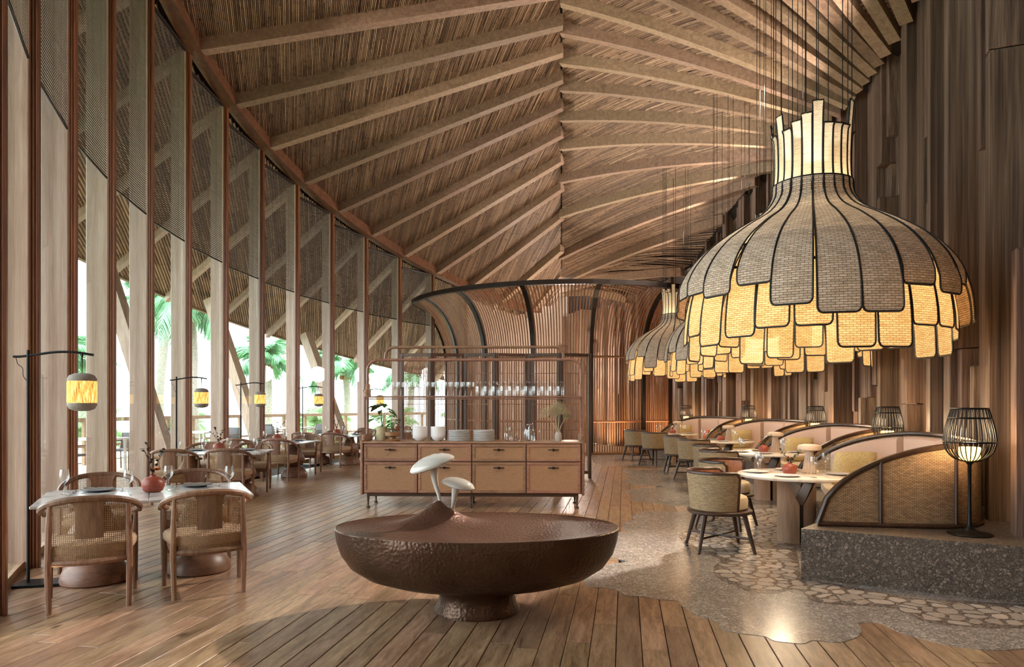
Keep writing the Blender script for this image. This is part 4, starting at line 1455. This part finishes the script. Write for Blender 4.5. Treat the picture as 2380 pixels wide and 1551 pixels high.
# ------------------------------------------------------------------ flared drum of slats closing the far end
DC = (1.9, 24.2)
dr = empty('slatted_drum', (DC[0], DC[1], 0))
tag(dr, 'tall flared drum enclosure of curved wooden slats with dark ribs and rim', 'enclosure')
def drum_r(z):
    if z < 2.7: return 4.2
    t = (z - 2.7) / (4.72 - 2.7)
    return 4.2 + 1.4 * (1 - math.sqrt(max(0, 1 - (t * .985) ** 2.0))) if t < 1 else 5.4
ZS = [0.06, 1.4, 2.7, 3.1, 3.5, 3.85, 4.15, 4.4, 4.58, 4.70]
def strip(wd, dp, inset=0.0):
    """bent slat: cross-section wd x dp, following the drum profile in the local x-z plane"""
    mb = MB(); vs = []; fs = []
    for z in ZS:
        r = drum_r(z) - inset
        k = r / 4.2
        for (dx, dy) in ((-dp / 2, -wd / 2 * k), (dp / 2, -wd / 2 * k), (dp / 2, wd / 2 * k), (-dp / 2, wd / 2 * k)):
            vs.append((r + dx, dy, z))
    for i in range(len(ZS) - 1):
        for k in range(4):
            l = (k + 1) % 4
            fs.append((i * 4 + k, i * 4 + l, (i + 1) * 4 + l, (i + 1) * 4 + k))
    fs += [(3, 2, 1, 0), tuple(len(vs) - 4 + k for k in range(4))]
    mb.add(vs, fs)
    return mb
sl_me = strip(.032, .03).data('bent_slat', M['slat'])
A0, A1 = -76, 45
ribs = [-75, -59, -40, -17.8, 5.0, 27.5, 43]
na = 116
for i in range(na + 1):
    a = A0 + (A1 - A0) * i / na
    if min(abs(a - r_) for r_ in ribs) < 0.9: continue
    o = mesh_obj('bent_slat', sl_me, dr, (0, 0, 0), rad(a - 90))
rb_me = strip(.11, .14).data('rib', M['rib'])
for a in ribs: mesh_obj('rib', rb_me, dr, (0, 0, 0), rad(a - 90))
for z, hh, mt, nm in ((0.04, .08, 'slat', 'bottom_rail'), (0.95, .05, 'slat', 'middle_rail'), (2.82, .05, 'slat', 'upper_rail')):
    MB().tube([(drum_r(z) * math.sin(rad(a)), -drum_r(z) * math.cos(rad(a)), z) for a in range(A0, A1 + 1, 5)], hh / 2 + .01, 6).build(nm, M[mt], dr)
mb = MB()
rim = [( (drum_r(4.71) + .02) * math.sin(rad(a)), -(drum_r(4.71) + .02) * math.cos(rad(a)), 4.70) for a in range(-72, 39, 5)]
beam_path('rim', rim, 0.16, 0.13, M['rail_dark'], dr)
light('drum_room_lamp', 'POINT', (1.9, 24.0, 2.6), 480, (1.0, .90, .78), .3)
for a in (14, 38):
    p = (DC[0] + 3.95 * math.sin(rad(a)), DC[1] - 3.95 * math.cos(rad(a)))
    light('drum_uplight', 'SPOT', (DC[0] + 4.75 * math.sin(rad(a)), DC[1] - 4.75 * math.cos(rad(a)), .05), 120, WARM2, .06, (p[0], p[1], 2.0), 90, .8)
# ------------------------------------------------------------------ stone platform under the booths
pm = MB()
PH = 0.415
pts = [(2.406, 5.80)] + [W2(-23.0 + 37.2 * i / 20, 20.94)[:2] for i in range(21)] + [W2(14.2 - 43 * i / 20, 22.60)[:2] for i in range(21)] + [(3.95, 4.92)]
pm.prism(pts, -0.02, PH)
tag(pm.build('stone_platform', M['platform']), 'dark speckled terrazzo platform along the timber wall', 'platform')

# ------------------------------------------------------------------ booth sofa
FR = 21.6
def booth_curve():
    half = [(-1.47, 0.76), (-1.40, 0.40), (-1.33, 0.05), (-1.25, -0.25), (-1.10, -0.46), (-0.85, -0.58), (-0.45, -0.635), (0.0, -0.65)]
    full = half + [(-p[0], p[1]) for p in half[-2::-1]]
    P = spline([(p[0], p[1], 0) for p in full], 5)
    L = [0.0]
    for a, b in zip(P, P[1:]): L.append(L[-1] + (b - a).length)
    return P, L
BP, BLn = booth_curve()
BTOT = BLn[-1]
def bpt(s):
    s = max(0, min(BTOT, s))
    for i in range(len(BLn) - 1):
        if s <= BLn[i + 1] + 1e-9:
            t = (s - BLn[i]) / (BLn[i + 1] - BLn[i])
            p = BP[i].lerp(BP[i + 1], t); d = (BP[i + 1] - BP[i]).normalized()
            return p, Vector((d.y, -d.x, 0))        # outward normal
    return BP[-1], Vector((1, 0, 0))
def btop(s):
    d = min(s, BTOT - s)
    e = 1.30
    h = 0.70 * math.sqrt(max(0, 1 - (1 - min(d, e) / e) ** 2))
    return max(0.02, h)
def make_booth():
    t = empty('booth_sofa')
    ns = 64
    S_ = [BTOT * i / ns for i in range(ns + 1)]
    # outer wicker in panels between the posts
    cuts = [0.0, 0.50, 1.10, 1.80, BTOT / 2, BTOT - 1.8, BTOT - 1.10, BTOT - 0.50, BTOT]
    for a, b in zip(cuts, cuts[1:]):
        def f(u, v):
            s = a + (b - a) * u
            p, n = bpt(s)
            q = p + n * 0.012
            return (q.x, q.y, 0.02 + v * max(0, btop(s) - .02))
        mb = MB()
        mb.grid(f, 12, 4, uvs=lambda u, v: (a + (b - a) * u, v * max(.001, btop(a + (b - a) * u))))
        mb.build('wicker_panel', M['wicker_b'], t)
    for c in cuts[1:-1]:
        p, n = bpt(c); q = p + n * 0.014
        MB().tube([(q.x, q.y, 0.02), (q.x, q.y, btop(c))], 0.017, 8).build('post', M['walnut'], t)
    pth = []
    for s in S_:
        p, n = bpt(s); q = p + n * 0.005
        pth.append((q.x, q.y, btop(s)))
    MB().tube(pth, 0.026, 8).build('top_rail', M['walnut'], t)
    pth = [(bpt(s)[0].x + bpt(s)[1].x * .014, bpt(s)[0].y + bpt(s)[1].y * .014, 0.02) for s in S_]
    MB().tube(pth, 0.02, 8).build('base_rail', M['walnut'], t)
    # back cushions
    seg = [0.45, 1.05, 1.75, 2.45, BTOT - 2.45, BTOT - 1.75, BTOT - 1.05, BTOT - .45]
    seg = [0.35, 1.15, 1.95, BTOT - 1.95, BTOT - 1.15, BTOT - .35]
    for a, b in zip(seg, seg[1:]):
        mb = MB()
        def g(u, v):
            s = a + (b - a) * u
            p, n = bpt(s)
            top = max(.10, btop(s) - .035)
            edge = min(1, min(u, 1 - u) * (b - a) / .04)
            th = 0.035 + 0.085 * math.sqrt(max(0, 1 - (1 - edge) ** 2))
            if v < .72:
                z = v / .72 * top * .93; o = th
            else:
                w = (v - .72) / .28 * PI / 2
                z = top * .93 + .07 * top * math.sin(w); o = .02 + (th - .02) * math.cos(w)
            q = p - n * o
            return (q.x, q.y, max(.02, z))
        mb.grid(g, 16, 10)
        mb.build('back_cushion', M['pink'], t)
    # seat pad
    inner = []
    for i in range(33):
        s = 0.25 + (BTOT - .5) * i / 32
        p, n = bpt(s); q = p - n * .10
        inner.append((q.x, q.y))
    mb = MB(); mb.prism(inner[::1], 0.005, 0.085)
    mb.build('seat_pad', M['cream'], t)
    return t


def polar(ph, r, z=0.0): return W2(ph, r, z)


def make_pillow(mat, w=0.46, h=0.40):
    mb = MB()
    def f(sg):
        def g(u, v):
            x, y = (u - .5) * 2, (v - .5) * 2
            k = (max(0, 1 - x ** 4) * max(0, 1 - y ** 4)) ** .5
            return (x * w / 2 * (1 - .06 * (y * y)), sg * .075 * k, h / 2 + y * h / 2 * (1 - .06 * x * x))
        return g
    mb.grid(f(1), 10, 10); mb.grid(lambda u, v: f(-1)(1 - u, v), 10, 10)
    return mb.data('throw_pillow', mat)
PIL = [make_pillow(M['yellow'], .50, .42), make_pillow(M['rust'], .46, .30)]


def make_tub_chair():
    t = empty('tub_chair')
    def shell(u, v, off):
        a = rad(-112 + 224 * u) - PI / 2       # centred on -y (the back)
        r = 0.285 + 0.035 * v + off
        return (r * math.cos(a), r * math.sin(a), 0.405 + v * 0.375)
    MB().grid(lambda u, v: shell(u, v, .0), 28, 4, uvs=lambda u, v: (u * 1.2, v * .38)).build('wicker_shell', M['wicker'], t)
    MB().grid(lambda u, v: shell(1 - u, v, -.028), 28, 4).build('inner_lining', M['inner_lining'], t)
    pth = [shell(0, 0, -.014)] + [shell(0, v, -.014) for v in (.3, .6, .88)]
    pth += [shell(u, 1.0, -.014) for u in [0.03 + .94 * i / 24 for i in range(25)]]
    pth += [shell(1, v, -.014) for v in (.88, .6, .3, 0)]
    MB().tube(pth, 0.021, 8).build('top_rail', M['walnut'], t)
    MB().lathe([(.26, .365), (.30, .37), (.315, .385), (.315, .40), (.30, .412), (.0, .412)], 32, cap1=False).build('seat_ring', M['walnut'], t)
    MB().lathe([(.255, .413), (.272, .43), (.275, .50), (.262, .535), (.22, .552), (0, .558)], 32, cap1=False).build('seat_cushion', M['cream'], t)
    L = [(sx * .27, sy * .27) for sx, sy in ((-1, -1), (1, -1), (1, 1), (-1, 1))]
    for (x, y) in L:
        MB().tube([(x, y, 0), (x * .87, y * .87, .16), (x * .70, y * .70, .375)], [.015, .021, .026], 8).build('leg', M['walnut'], t)
    for i in (0, 1):
        a, b = L[i], L[i + 2]
        MB().tube([(a[0] * .88, a[1] * .88, .145 + .001 * i), (b[0] * .88, b[1] * .88, .145 + .001 * i)], .012, 8).build('stretcher', M['walnut'], t)
    return t


def make_round_table():
    t = empty('round_table')
    MB().lathe([(.0, .682), (.565, .682), (.595, .69), (.60, .70), (.598, .712), (.59, .718), (0, .718)], 56, cap0=False, cap1=False).build('marble_top', M['marble_w'], t)
    for s in (-1, 1):
        mb = MB(); vs = []; fs = []
        Z = (0, .40, .60, .682); XI = (.02, .02, .12, .165)
        arc = [-PI / 2 + PI * i / 14 for i in range(15)]
        for z, xi in zip(Z, XI):
            for a in arc:
                xo = .02 + .175 * math.cos(a) ** .8 if math.cos(a) > 1e-6 else .02
                vs.append((s * max(xo, xi), .15 * math.sin(a), z))
        m = len(arc)
        for i in range(3):
            for k in range(m - 1):
                q = (i * m + k, i * m + k + 1, (i + 1) * m + k + 1, (i + 1) * m + k)
                fs.append(q if s > 0 else q[::-1])
        mb.add(vs, fs, True)
        mb.build('half_round_leg', M['fin_w'], t)
        mb = MB()
        yb = [.15, .15, .115, .09]
        vs = []; fs = []
        for z, xi, yy in zip(Z, XI, yb): vs += [(s * (xi - .004), -yy, z), (s * (xi - .004), yy, z)]
        for i in range(3): fs.append((2 * i, 2 * i + 1, 2 * i + 3, 2 * i + 2)[::-s])
        mb.add(vs, fs); mb.build('leg_inner_face', M['walnut'], t)
    return t
M['fin_w'] = wood('table_leg_wood', ['a07f64', 'b8977a', 'c9aa8c'], .45, (10, 10, .8), True, 2.0, .4)


def make_table_lamp():
    t = empty('table_lamp')
    mb = MB(); vs = []; fs = []; n = 48
    for (r, z) in ((.055, 0), (.055, .01), (.030, .17), (.022, .20)):
        for k in range(n):
            a = 2 * PI * k / n
            rr = r * (1 + .07 * (1 if k % 4 < 2 else -1) * (1 if 0 < z < .19 else 0))
            vs.append((rr * math.cos(a), rr * math.sin(a), z))
    for i in range(3):
        for k in range(n):
            l = (k + 1) % n
            fs.append((i * n + k, i * n + l, (i + 1) * n + l, (i + 1) * n + k))
    fs.append(tuple(range(n - 1, -1, -1)))
    mb.add(vs, fs); mb.build('fluted_stem', M['lampstone'], t)
    MB().lathe([(.0, .195), (.085, .195), (.094, .20), (.096, .222), (.086, .238), (.05, .246), (0, .248)], 32, cap0=False, cap1=False).build('cap_shade', M['lampstone'], t)
    return t


def make_lantern():
    t = empty('cage_lantern')
    MB().lathe([(.155, 0), (.16, .006), (.15, .014), (.06, .028), (.025, .06), (.015, .10), (.0125, .3), (.014, .55), (.03, .575), (.035, .585)], 28).build('stem_base', M['black'], t)
    prof = spline([(.03, 0, .578), (.10, 0, .60), (.155, 0, .655), (.180, 0, .735), (.172, 0, .82), (.152, 0, .91), (.128, 0, 1.0)], 3)
    rib = MB().tube([tuple(p) for p in prof], .0042, 5).data('cage_wire', M['black'])
    for k in range(30): mesh_obj('cage_wire', rib, t, (0, 0, 0), 2 * PI * k / 30)
    for z, r, w in ((1.0, .128, .008), (.925, .149, .007), (.735, .181, .007)):
        MB().tube([(r * math.cos(a), r * math.sin(a), z) for a in [2 * PI * i / 32 for i in range(32)]], w, 6, closed=True).build('ring', M['black'], t)
    MB().lathe([(.06, .588), (.072, .60), (.076, .69), (.07, .695), (.06, .68), (0, .68)], 24, cap1=False).build('candle', M['candle'], t)
    return t


PH0, PITCH, WID = -23.9, 9.33, 8.1
ORD = ['first', 'second', 'third', 'fourth', 'fifth']
booth0 = make_booth(); rt0 = make_round_table(); tub0 = make_tub_chair(); tl0 = make_table_lamp(); ln0 = make_lantern()
for k in range(5):
    ph = PH0 + .15 + PITCH * k
    o = ln0 if k == 0 else copy_tree(ln0)
    o.location = polar(ph, 22.0, PH); o.rotation_euler = (0, 0, k * .7)
    tag(o, 'black wire cage lantern with a candle, %s' % ['at the open platform end', 'between the first and second booths', 'between the second and third booths', 'between the third and fourth booths', 'beyond the fourth booth'][k], 'lantern', 'cage lanterns along the booths')
    q = polar(ph, 22.0, PH + .80)
    light('lantern_light', 'POINT', q, 16 if k else 20, WARM2, .05)
for k in range(4):
    pc = PH0 + PITCH * k + WID / 2
    # local +y looks to the aisle (towards the arc centre), local x along the wall
    rz = rad(pc) + PI / 2
    b = booth0 if k == 0 else copy_tree(booth0)
    b.location = polar(pc, FR, PH); b.rotation_euler = (0, 0, rz)
    near = 'the %s booth from the platform end' % ORD[k]
    tag(b, 'wicker-backed curved booth sofa, %s from the open platform end' % ORD[k], 'sofa', 'curved booth sofas')
    cs, sn = math.cos(rz), math.sin(rz)
    bo = b.location.copy()
    def loc(x, y, z): return (bo[0] + x * cs - y * sn, bo[1] + x * sn + y * cs, z)
    sp = [(1, .66, -.24, -.35), (0, .12, -.36, -.05), (0, 1.08, .22, -1.25)]
    for m_, x, y, a in sp:
        p = mesh_obj('throw_pillow', PIL[m_], None, loc(x, y, PH + .087), rz + a)
        M3 = Matrix.Rotation(rz + a, 4, 'Z') @ Matrix.Rotation(.28, 4, 'X')
        p.rotation_euler = M3.to_euler()
        tag(p, ('mustard throw pillow' if m_ == 0 else 'low rust red throw pillow') + ' leaning in ' + near, 'pillow', 'pillows in the %s booth' % ORD[k])
    # table in front, two tub chairs on the aisle side
    tp = polar(pc, 20.735)
    t = rt0 if k == 0 else copy_tree(rt0)
    t.location = tp; t.rotation_euler = (0, 0, .12 * k - .05); t.scale = (1, 1, 1)
    tag(t, 'round cream marble table at ' + near, 'table', 'round booth tables')
    for i, dp in enumerate((-1.95, 1.95)):
        c = tub0 if (k == 0 and i == 0) else copy_tree(tub0)
        c.location = polar(pc + dp, 20.005)
        c.rotation_euler = (0, 0, rad(pc) - PI / 2 + (.32 if i == 0 else -.32) * (1 if k % 2 == 0 else .6) + (.12 * k))
        tag(c, 'wicker tub chair, %s of two at %s' % ('first' if i == 0 else 'second', near), 'chair', 'wicker tub chairs')
    def tl(x, y, z=.719): return (tp[0] + x * cs - y * sn, tp[1] + x * sn + y * cs, z)
    for (x, y) in ((-.36, .10), (-.02, .40), (.36, .08), (.0, -.41)):
        o = mesh_obj('dinner_plate', ME_PLATE_L, None, tl(x, y))
        tag(o, 'pale plate on the table at ' + near, 'plate', 'plates at the %s booth' % ORD[k])
    for (x, y) in ((-.14, .38), (-.40, -.14), (.20, .36), (.26, -.30)):
        o = mesh_obj('wine_glass', ME_GLASS, None, tl(x, y))
        tag(o, 'stemmed wine glass at ' + near, 'wine glass', 'wine glasses at the %s booth' % ORD[k])
    v = make_bud_vase(40 + k, True, .14)
    v.location = tl(-.10, .07); v.rotation_euler = (0, 0, k * 1.3 + 2.4)
    v.scale = (.94,) * 3
    tag(v, 'terracotta flower vase on the table at ' + near, 'vase')
    l = tl0 if k == 0 else copy_tree(tl0)
    l.location = tl(.07, -.13); l.scale = (1.25,) * 3
    tag(l, 'fluted mushroom table lamp at ' + near, 'table lamp', 'table lamps on the booth tables')

# ------------------------------------------------------------------ wicker pendants
ZREF = 1.85
def slat_me(prof, half, zend, rnd_end, mat, pointed=False, thick=.0):
    """one curved strip of a tier: prof = [(r, z)] from top to bottom, half = half width in degrees"""
    P = spline([(r, 0, z) for r, z in prof], 4)
    P = [p for p in P if p.z >= zend + .10]
    last = P[-1]
    for d in (.07, .04, .018, .006, 0.0): P.append(Vector((last.x + .004, 0, zend + d)))
    n = len(P)
    L = [0.0]
    for a, b in zip(P, P[1:]): L.append(L[-1] + (b - a).length)
    def width(i):
        d = L[-1] - L[i]
        w = half * (1 - .05 * min(1, L[i] / max(.01, L[-1])) ** 2)
        if d < rnd_end: w = w * (.74 + .26 * math.sqrt(max(0, 1 - (1 - d / rnd_end) ** 2)))
        if pointed and d < .09: w = half * (.25 + .75 * d / .09)
        return w
    # add samples near the end for rounding
    mb = MB(); vs = []; fs = []; uv = []
    rows = []
    for i, p in enumerate(P):
        w = width(i)
        row = []
        for j in range(5):
            a = rad(w * (j / 2 - 1))
            row.append((p.x * math.cos(a), p.x * math.sin(a), p.z - ZREF))
        rows.append(row)
    w_ = 5
    vs = [q for r in rows for q in r]
    for i in range(n - 1):
        for j in range(4):
            fs.append((i * w_ + j, i * w_ + j + 1, (i + 1) * w_ + j + 1, (i + 1) * w_ + j))
            for (a, b) in ((i, j), (i, j + 1), (i + 1, j + 1), (i + 1, j)):
                uv.append((P[a].x * rad(half) * (b / 2 - 1), L[a]))
    mb.uv = uv
    mb.add(vs, fs, True)
    me = mb.data('wicker_slat', mat)
    out = [r[0] for r in rows] + rows[-1][1:-1] + [r[-1] for r in rows[::-1]]
    tr = MB().tube(out, .0085, 5, closed=True).data('trim', M['trim_black'])
    return me, tr
UP = [(.375, 3.52), (.395, 3.38), (.52, 3.23), (.80, 3.07), (1.06, 2.89), (1.24, 2.68), (1.33, 2.46), (1.36, 2.28), (1.36, 2.08)]
LO = [(.98, 2.84), (1.12, 2.64), (1.20, 2.42), (1.24, 2.15), (1.245, 1.9), (1.245, 1.78)]
CO = [(.385, 4.34), (.362, 3.92), (.355, 3.65), (.372, 3.47), (.41, 3.30)]
UPM = [slat_me(UP, 7.4, z, .05, M['wicker_p']) for z in (2.44, 2.33, 2.24, 2.16, 2.38)]
LOM = [slat_me(LO, 7.2, z, .05, M['wicker_lit']) for z in (2.08, 1.97, 1.90, 2.02)]
COM = []
for zt in (4.22, 4.08, 3.98, 4.14, 4.03, 4.18):
    prof = [(.385, zt)] + [q for q in CO[1:]]
    COM.append(slat_me(prof, 7.2, 3.27, .03, M['wicker_top'], True))
def make_pendant(seed):
    rn = random.Random(seed)
    t = empty('wicker_pendant')
    for tier, (ms, off) in enumerate(((UPM, 0), (LOM, 7.5), (COM, 0))):
        for k in range(24):
            me, tr = rn.choice(ms)
            a = rad(k * 15 + off + rn.uniform(-1.0, 1.0) * (1 if tier < 2 else .3))
            o = mesh_obj(['skirt_slat', 'inner_slat', 'collar_slat'][tier], me, t, (0, 0, 0), a)
            mesh_obj('trim', tr, o)
    for z, r in ((2.62 - ZREF, 1.20), (3.45 - ZREF, .35), (2.85 - ZREF, 1.0)):
        MB().tube([(r * math.cos(a), r * math.sin(a), z) for a in [2 * PI * i / 40 for i in range(40)]], .012, 6, closed=True).build('frame_hoop', M['black'], t)
    MB().lathe([(.0, 2.75 - ZREF), (.06, 2.72 - ZREF), (.075, 2.65 - ZREF), (.06, 2.58 - ZREF), (0, 2.55 - ZREF)], 16, cap0=False, cap1=False).build('bulb', M['bulb'], t)
    return t
pend = make_pendant(3)
PEND = [((2.84, 6.60), 0.0), ((3.92, 10.15), .06), ((4.31, 13.70), .12), ((4.06, 17.2), .14)]
for k, ((px, py), dz) in enumerate(PEND):
    o = pend if k == 0 else copy_tree(pend)
    o.location = (px, py, ZREF + dz); o.rotation_euler = (0, 0, k * .9); o.scale = (.945, .945, 1)
    tag(o, 'large woven bell pendant with black-edged slats, %s' % ['above the first booth table from the platform end', 'above the second booth table', 'above the third booth table', 'above the fourth booth table'][k], 'pendant lamp', 'wicker bell pendants')
    zc = right_under(px, py)[0] + .1
    cz = zc - (ZREF + dz)
    cm = MB().tube([(.36, 0, 4.1 - ZREF), (.36, 0, cz)], .0045, 5).data('cord', M['black'])
    for j in range(11): mesh_obj('cord', cm, o, (0, 0, 0), 2 * PI * (j + .3 * math.sin(j * 2.1)) / 11)
    light('collar_fill_light', 'POINT', (px, py, 3.25 + dz), 22, WARM, .08)  # added point in the neck to brighten the collar; no bulb there
    light('pendant_light', 'POINT', (px, py, 2.35 + dz), 75, WARM, .12)
# low wall-washers behind the booths
for ph in (-26.5, -14.6, -5.2, 4.1, 13.4):
    light('booth_wall_light', 'SPOT', polar(ph, 22.15, .55), 45, WARM2, .05, polar(ph + .3, 22.6, 2.4), 100, .8)
# ------------------------------------------------------------------ outside: deck, railing, leaning struts, furniture, palms, sea
mb = MB(); ring_band(mb, 17.05, 21.6, -0.25, -0.02, -52, 34, 60)
tag(mb.build('floor_deck', M['deck']), kind='structure')
mb = MB(); mb.add([(-300, -100, -1.6), (60, -100, -1.6), (60, 60, -1.6), (-300, 60, -1.6)], [(0, 1, 2, 3)])
tag(mb.build('ground_garden', M['lawn']), kind='structure')
mb = MB(); mb.add([(-400, -200, -1.55), (-22, -200, -1.55), (-22, 400, -1.55), (-400, 400, -1.55)], [(0, 1, 2, 3)])
tag(mb.build('sea', M['sea']), 'pale calm sea beyond the palms', kind='structure')
rl = empty('deck_railing', W1(0, 21.4))
tag(rl, 'low timber railing along the outer edge of the deck', 'railing')
o0 = Vector(W1(0, 21.4))
pth = [tuple(Vector(W1(20 - 68 * i / 40, 21.4, 1.02)) - o0) for i in range(41)]
beam_path('top_rail', pth, .14, .10, M['railing'], rl)
pth = [(p[0], p[1], .40) for p in pth]
beam_path('lower_rail', pth, .06, .06, M['railing'], rl)
pm_ = MB().bbox((0, 0, .5), (.09, .09, 1.04), .006).data('post', M['railing'])
for i in range(28):
    th = 19.5 - 67 * i / 27
    mesh_obj('post', pm_, rl, tuple(Vector(W1(th, 21.4)) - o0), rad(th))
# leaning timber struts carrying the eaves
for k in (1.55, 3.6, 5.7, 7.75, 9.8):
    th = bay(k)
    a, b = W1(th, 18.3, -.02), W1(th + 1.2, 19.7, z_eave(th) - .70 * (19.7 - R_EAVE) + .12)
    st = MB()
    va, vb = Vector(a), Vector(b)
    t = (vb - va).normalized(); s = Vector((-math.sin(rad(th)), math.cos(rad(th)), 0)) * .13; q = s.normalized().cross(t) * .15
    vs = [p - va for p in (va - s - q, va + s - q, va + s + q, va - s + q, vb - s - q, vb + s - q, vb + s + q, vb - s + q)]
    st.add(vs, [(3, 2, 1, 0), (4, 5, 6, 7), (0, 1, 5, 4), (1, 2, 6, 5), (2, 3, 7, 6), (3, 0, 4, 7)])
    o = st.build('leaning_strut', M['fin'], None, a)
    tag(o, 'slanting timber strut under the eaves outside the windows', 'strut', 'slanting struts outside')


def make_out_chair():
    t = empty('patio_chair')
    for sx in (-1, 1):
        MB().tube([(sx * .27, -.26, 0), (sx * .27, -.24, .45), (sx * .26, -.30, .82)], .018, 6).build('leg', M['outframe'], t)
        MB().tube([(sx * .27, .26, 0), (sx * .27, .26, .64), (sx * .27, -.25, .64)], .018, 6).build('arm', M['outframe'], t)
    MB().grid(lambda u, v: ((u - .5) * .5, -.25 - .05 * v, .46 + v * .36), 4, 2).build('mesh_back', M['outgrey'], t, solid=.012)
    MB().bbox((0, 0, .44), (.5, .5, .05), .01).build('seat', M['outgrey'], t)
    return t
def make_out_table():
    t = empty('patio_table')
    MB().bbox((0, 0, .73), (.9, .9, .035), .006).build('table_top', M['outwhite'], t)
    for sx in (-1, 1):
        for sy in (-1, 1): MB().bbox((sx * .38, sy * .38, .355), (.05, .05, .71), .004).build('leg', M['outwhite'], t)
    return t
oc, ot = make_out_chair(), make_out_table()
for i, th in enumerate((14.5, 5.0, -5.5, -16, -27)):
    t = ot if i == 0 else copy_tree(ot)
    t.location = W1(th, 19.7, -.02); t.rotation_euler = (0, 0, rad(th))
    tag(t, 'square white patio table out on the deck', 'table', 'patio tables on the deck')
    for j, (dr_, dt, a) in enumerate(((0, 2.6, PI / 2 + PI), (0, -2.6, PI / 2), (.98, 0, 0))):
        c = oc if (i == 0 and j == 0) else copy_tree(oc)
        c.location = W1(th + dt, 19.7 + dr_, -.02)
        c.rotation_euler = (0, 0, rad(th) + {0: 0, 1: PI, 2: -PI / 2}[j])
        tag(c, 'grey mesh patio chair out on the deck', 'chair', 'patio chairs on the deck')


def frond_mesh(L, droop, nl, mat, seed):
    rn = random.Random(seed)
    mb = MB()
    P = []
    for i in range(13):
        u = i / 12
        P.append(Vector((L * (u - .18 * u * u), 0, .30 * L * math.sin(u * 1.7) - droop * L * u * u)))
    mb.tube(P, [.03 * (1 - .8 * i / 12) for i in range(13)], 5)
    for i in range(nl):
        u = .14 + .86 * i / (nl - 1)
        x = u * 12; k = min(11, int(x)); p = P[k].lerp(P[k + 1], x - k)
        d = (P[k + 1] - P[k]).normalized()
        ll = L * .36 * (math.sin(PI * (u * .85 + .12)) ** .7) + .05
        for sg in (-1, 1):
            w = .028 + .012 * rn.random()
            side = Vector((0, sg, 0)) * .62 + d * .62 + Vector((0, 0, -.25 - .45 * rn.random()))
            side.normalize()
            tip = p + side * ll + Vector((0, 0, -.28 * ll))
            mid = p + side * ll * .55
            mb.add([p - d * w, p + d * w, mid + d * w * 1.1, tip, mid - d * w * 1.1], [(0, 1, 2, 3, 4)])
    return mb.data('frond', mat)
FR_ = [frond_mesh(2.3, .55, 30, M['frond'], 1), frond_mesh(2.1, .95, 30, M['frond'], 2), frond_mesh(1.7, .35, 26, M['frond'], 3)]
FRL = [frond_mesh(1.6, .45, 24, M['frond2'], 4), frond_mesh(1.4, .7, 24, M['frond2'], 5)]
def palm(loc, h, sc, seed, label, low=False):
    rn = random.Random(seed)
    t = empty('palm_tree' if not low else 'palm_shrub', loc)
    lean = rn.uniform(-.3, .3)
    pth = [(lean * (i / 10) ** 2, .1 * math.sin(i), h * i / 10) for i in range(11)]
    top = pth[-1]
    if not low:
        MB().tube(spline(pth, 3), [.20 * sc * (1 - .25 * i / 30) * (1 + .05 * (i % 2)) for i in range(31)], 10).build('trunk', M['trunk'], t)
        for k in range(5):
            a = k * 1.26
            MB().lathe([(0, -.12), (.08, -.09), (.11, 0), (.08, .1), (0, .12)], 10, (top[0] + .2 * math.cos(a), top[1] + .2 * math.sin(a), top[2] - .22), cap0=False, cap1=False).build('coconut', M['pot2'], t)
    n = 18 if not low else 12
    for k in range(n):
        f = mesh_obj('frond', rn.choice(FR_ if not low else FRL), t, top)
        pitch = rn.uniform(-1.0, .25) if k > 3 else rn.uniform(-1.25, -.8)
        f.rotation_euler = (rn.uniform(-.3, .3), pitch + .2, 2 * PI * k * .618 + rn.uniform(-.2, .2))
        f.scale = (sc,) * 3
    return tag(t, label, 'palm')
palm((-11.0, 24.2, -1.6), 6.6, 1.0, 1, 'tall coconut palm with a pale ringed trunk close to the deck')
palm((-15.2, 30.0, -1.6), 7.4, 1.15, 2, 'coconut palm with the highest crown, beside the one close to the deck')
palm((-10.6, 30.5, -1.6), 4.9, .95, 3, 'coconut palm with coconuts under a low crown beyond the railing')
palm((-8.2, 35.0, -1.6), 4.6, 1.0, 4, 'slender palm far along the deck behind the last windows')
palm((-17.0, 26.0, -1.6), 4.6, 1.0, 5, 'drooping palm beyond the railing by the patio table')
palm((-5.6, 38.0, -1.6), 4.8, 1.0, 6, 'palm seen past the slatted drum')
for i, (x, y) in enumerate(((-13.2, 20.6), (-13.0, 27.6), (-10.4, 34.6), (-8.4, 29.6), (-5.6, 31.6), (-14.2, 23.4), (-2.4, 33.4))):
    palm((x, y, -.6), 1.0, 1.0, 20 + i, 'low pale green palm shrub beside the deck railing', True)['group'] = 'palm shrubs beside the deck'
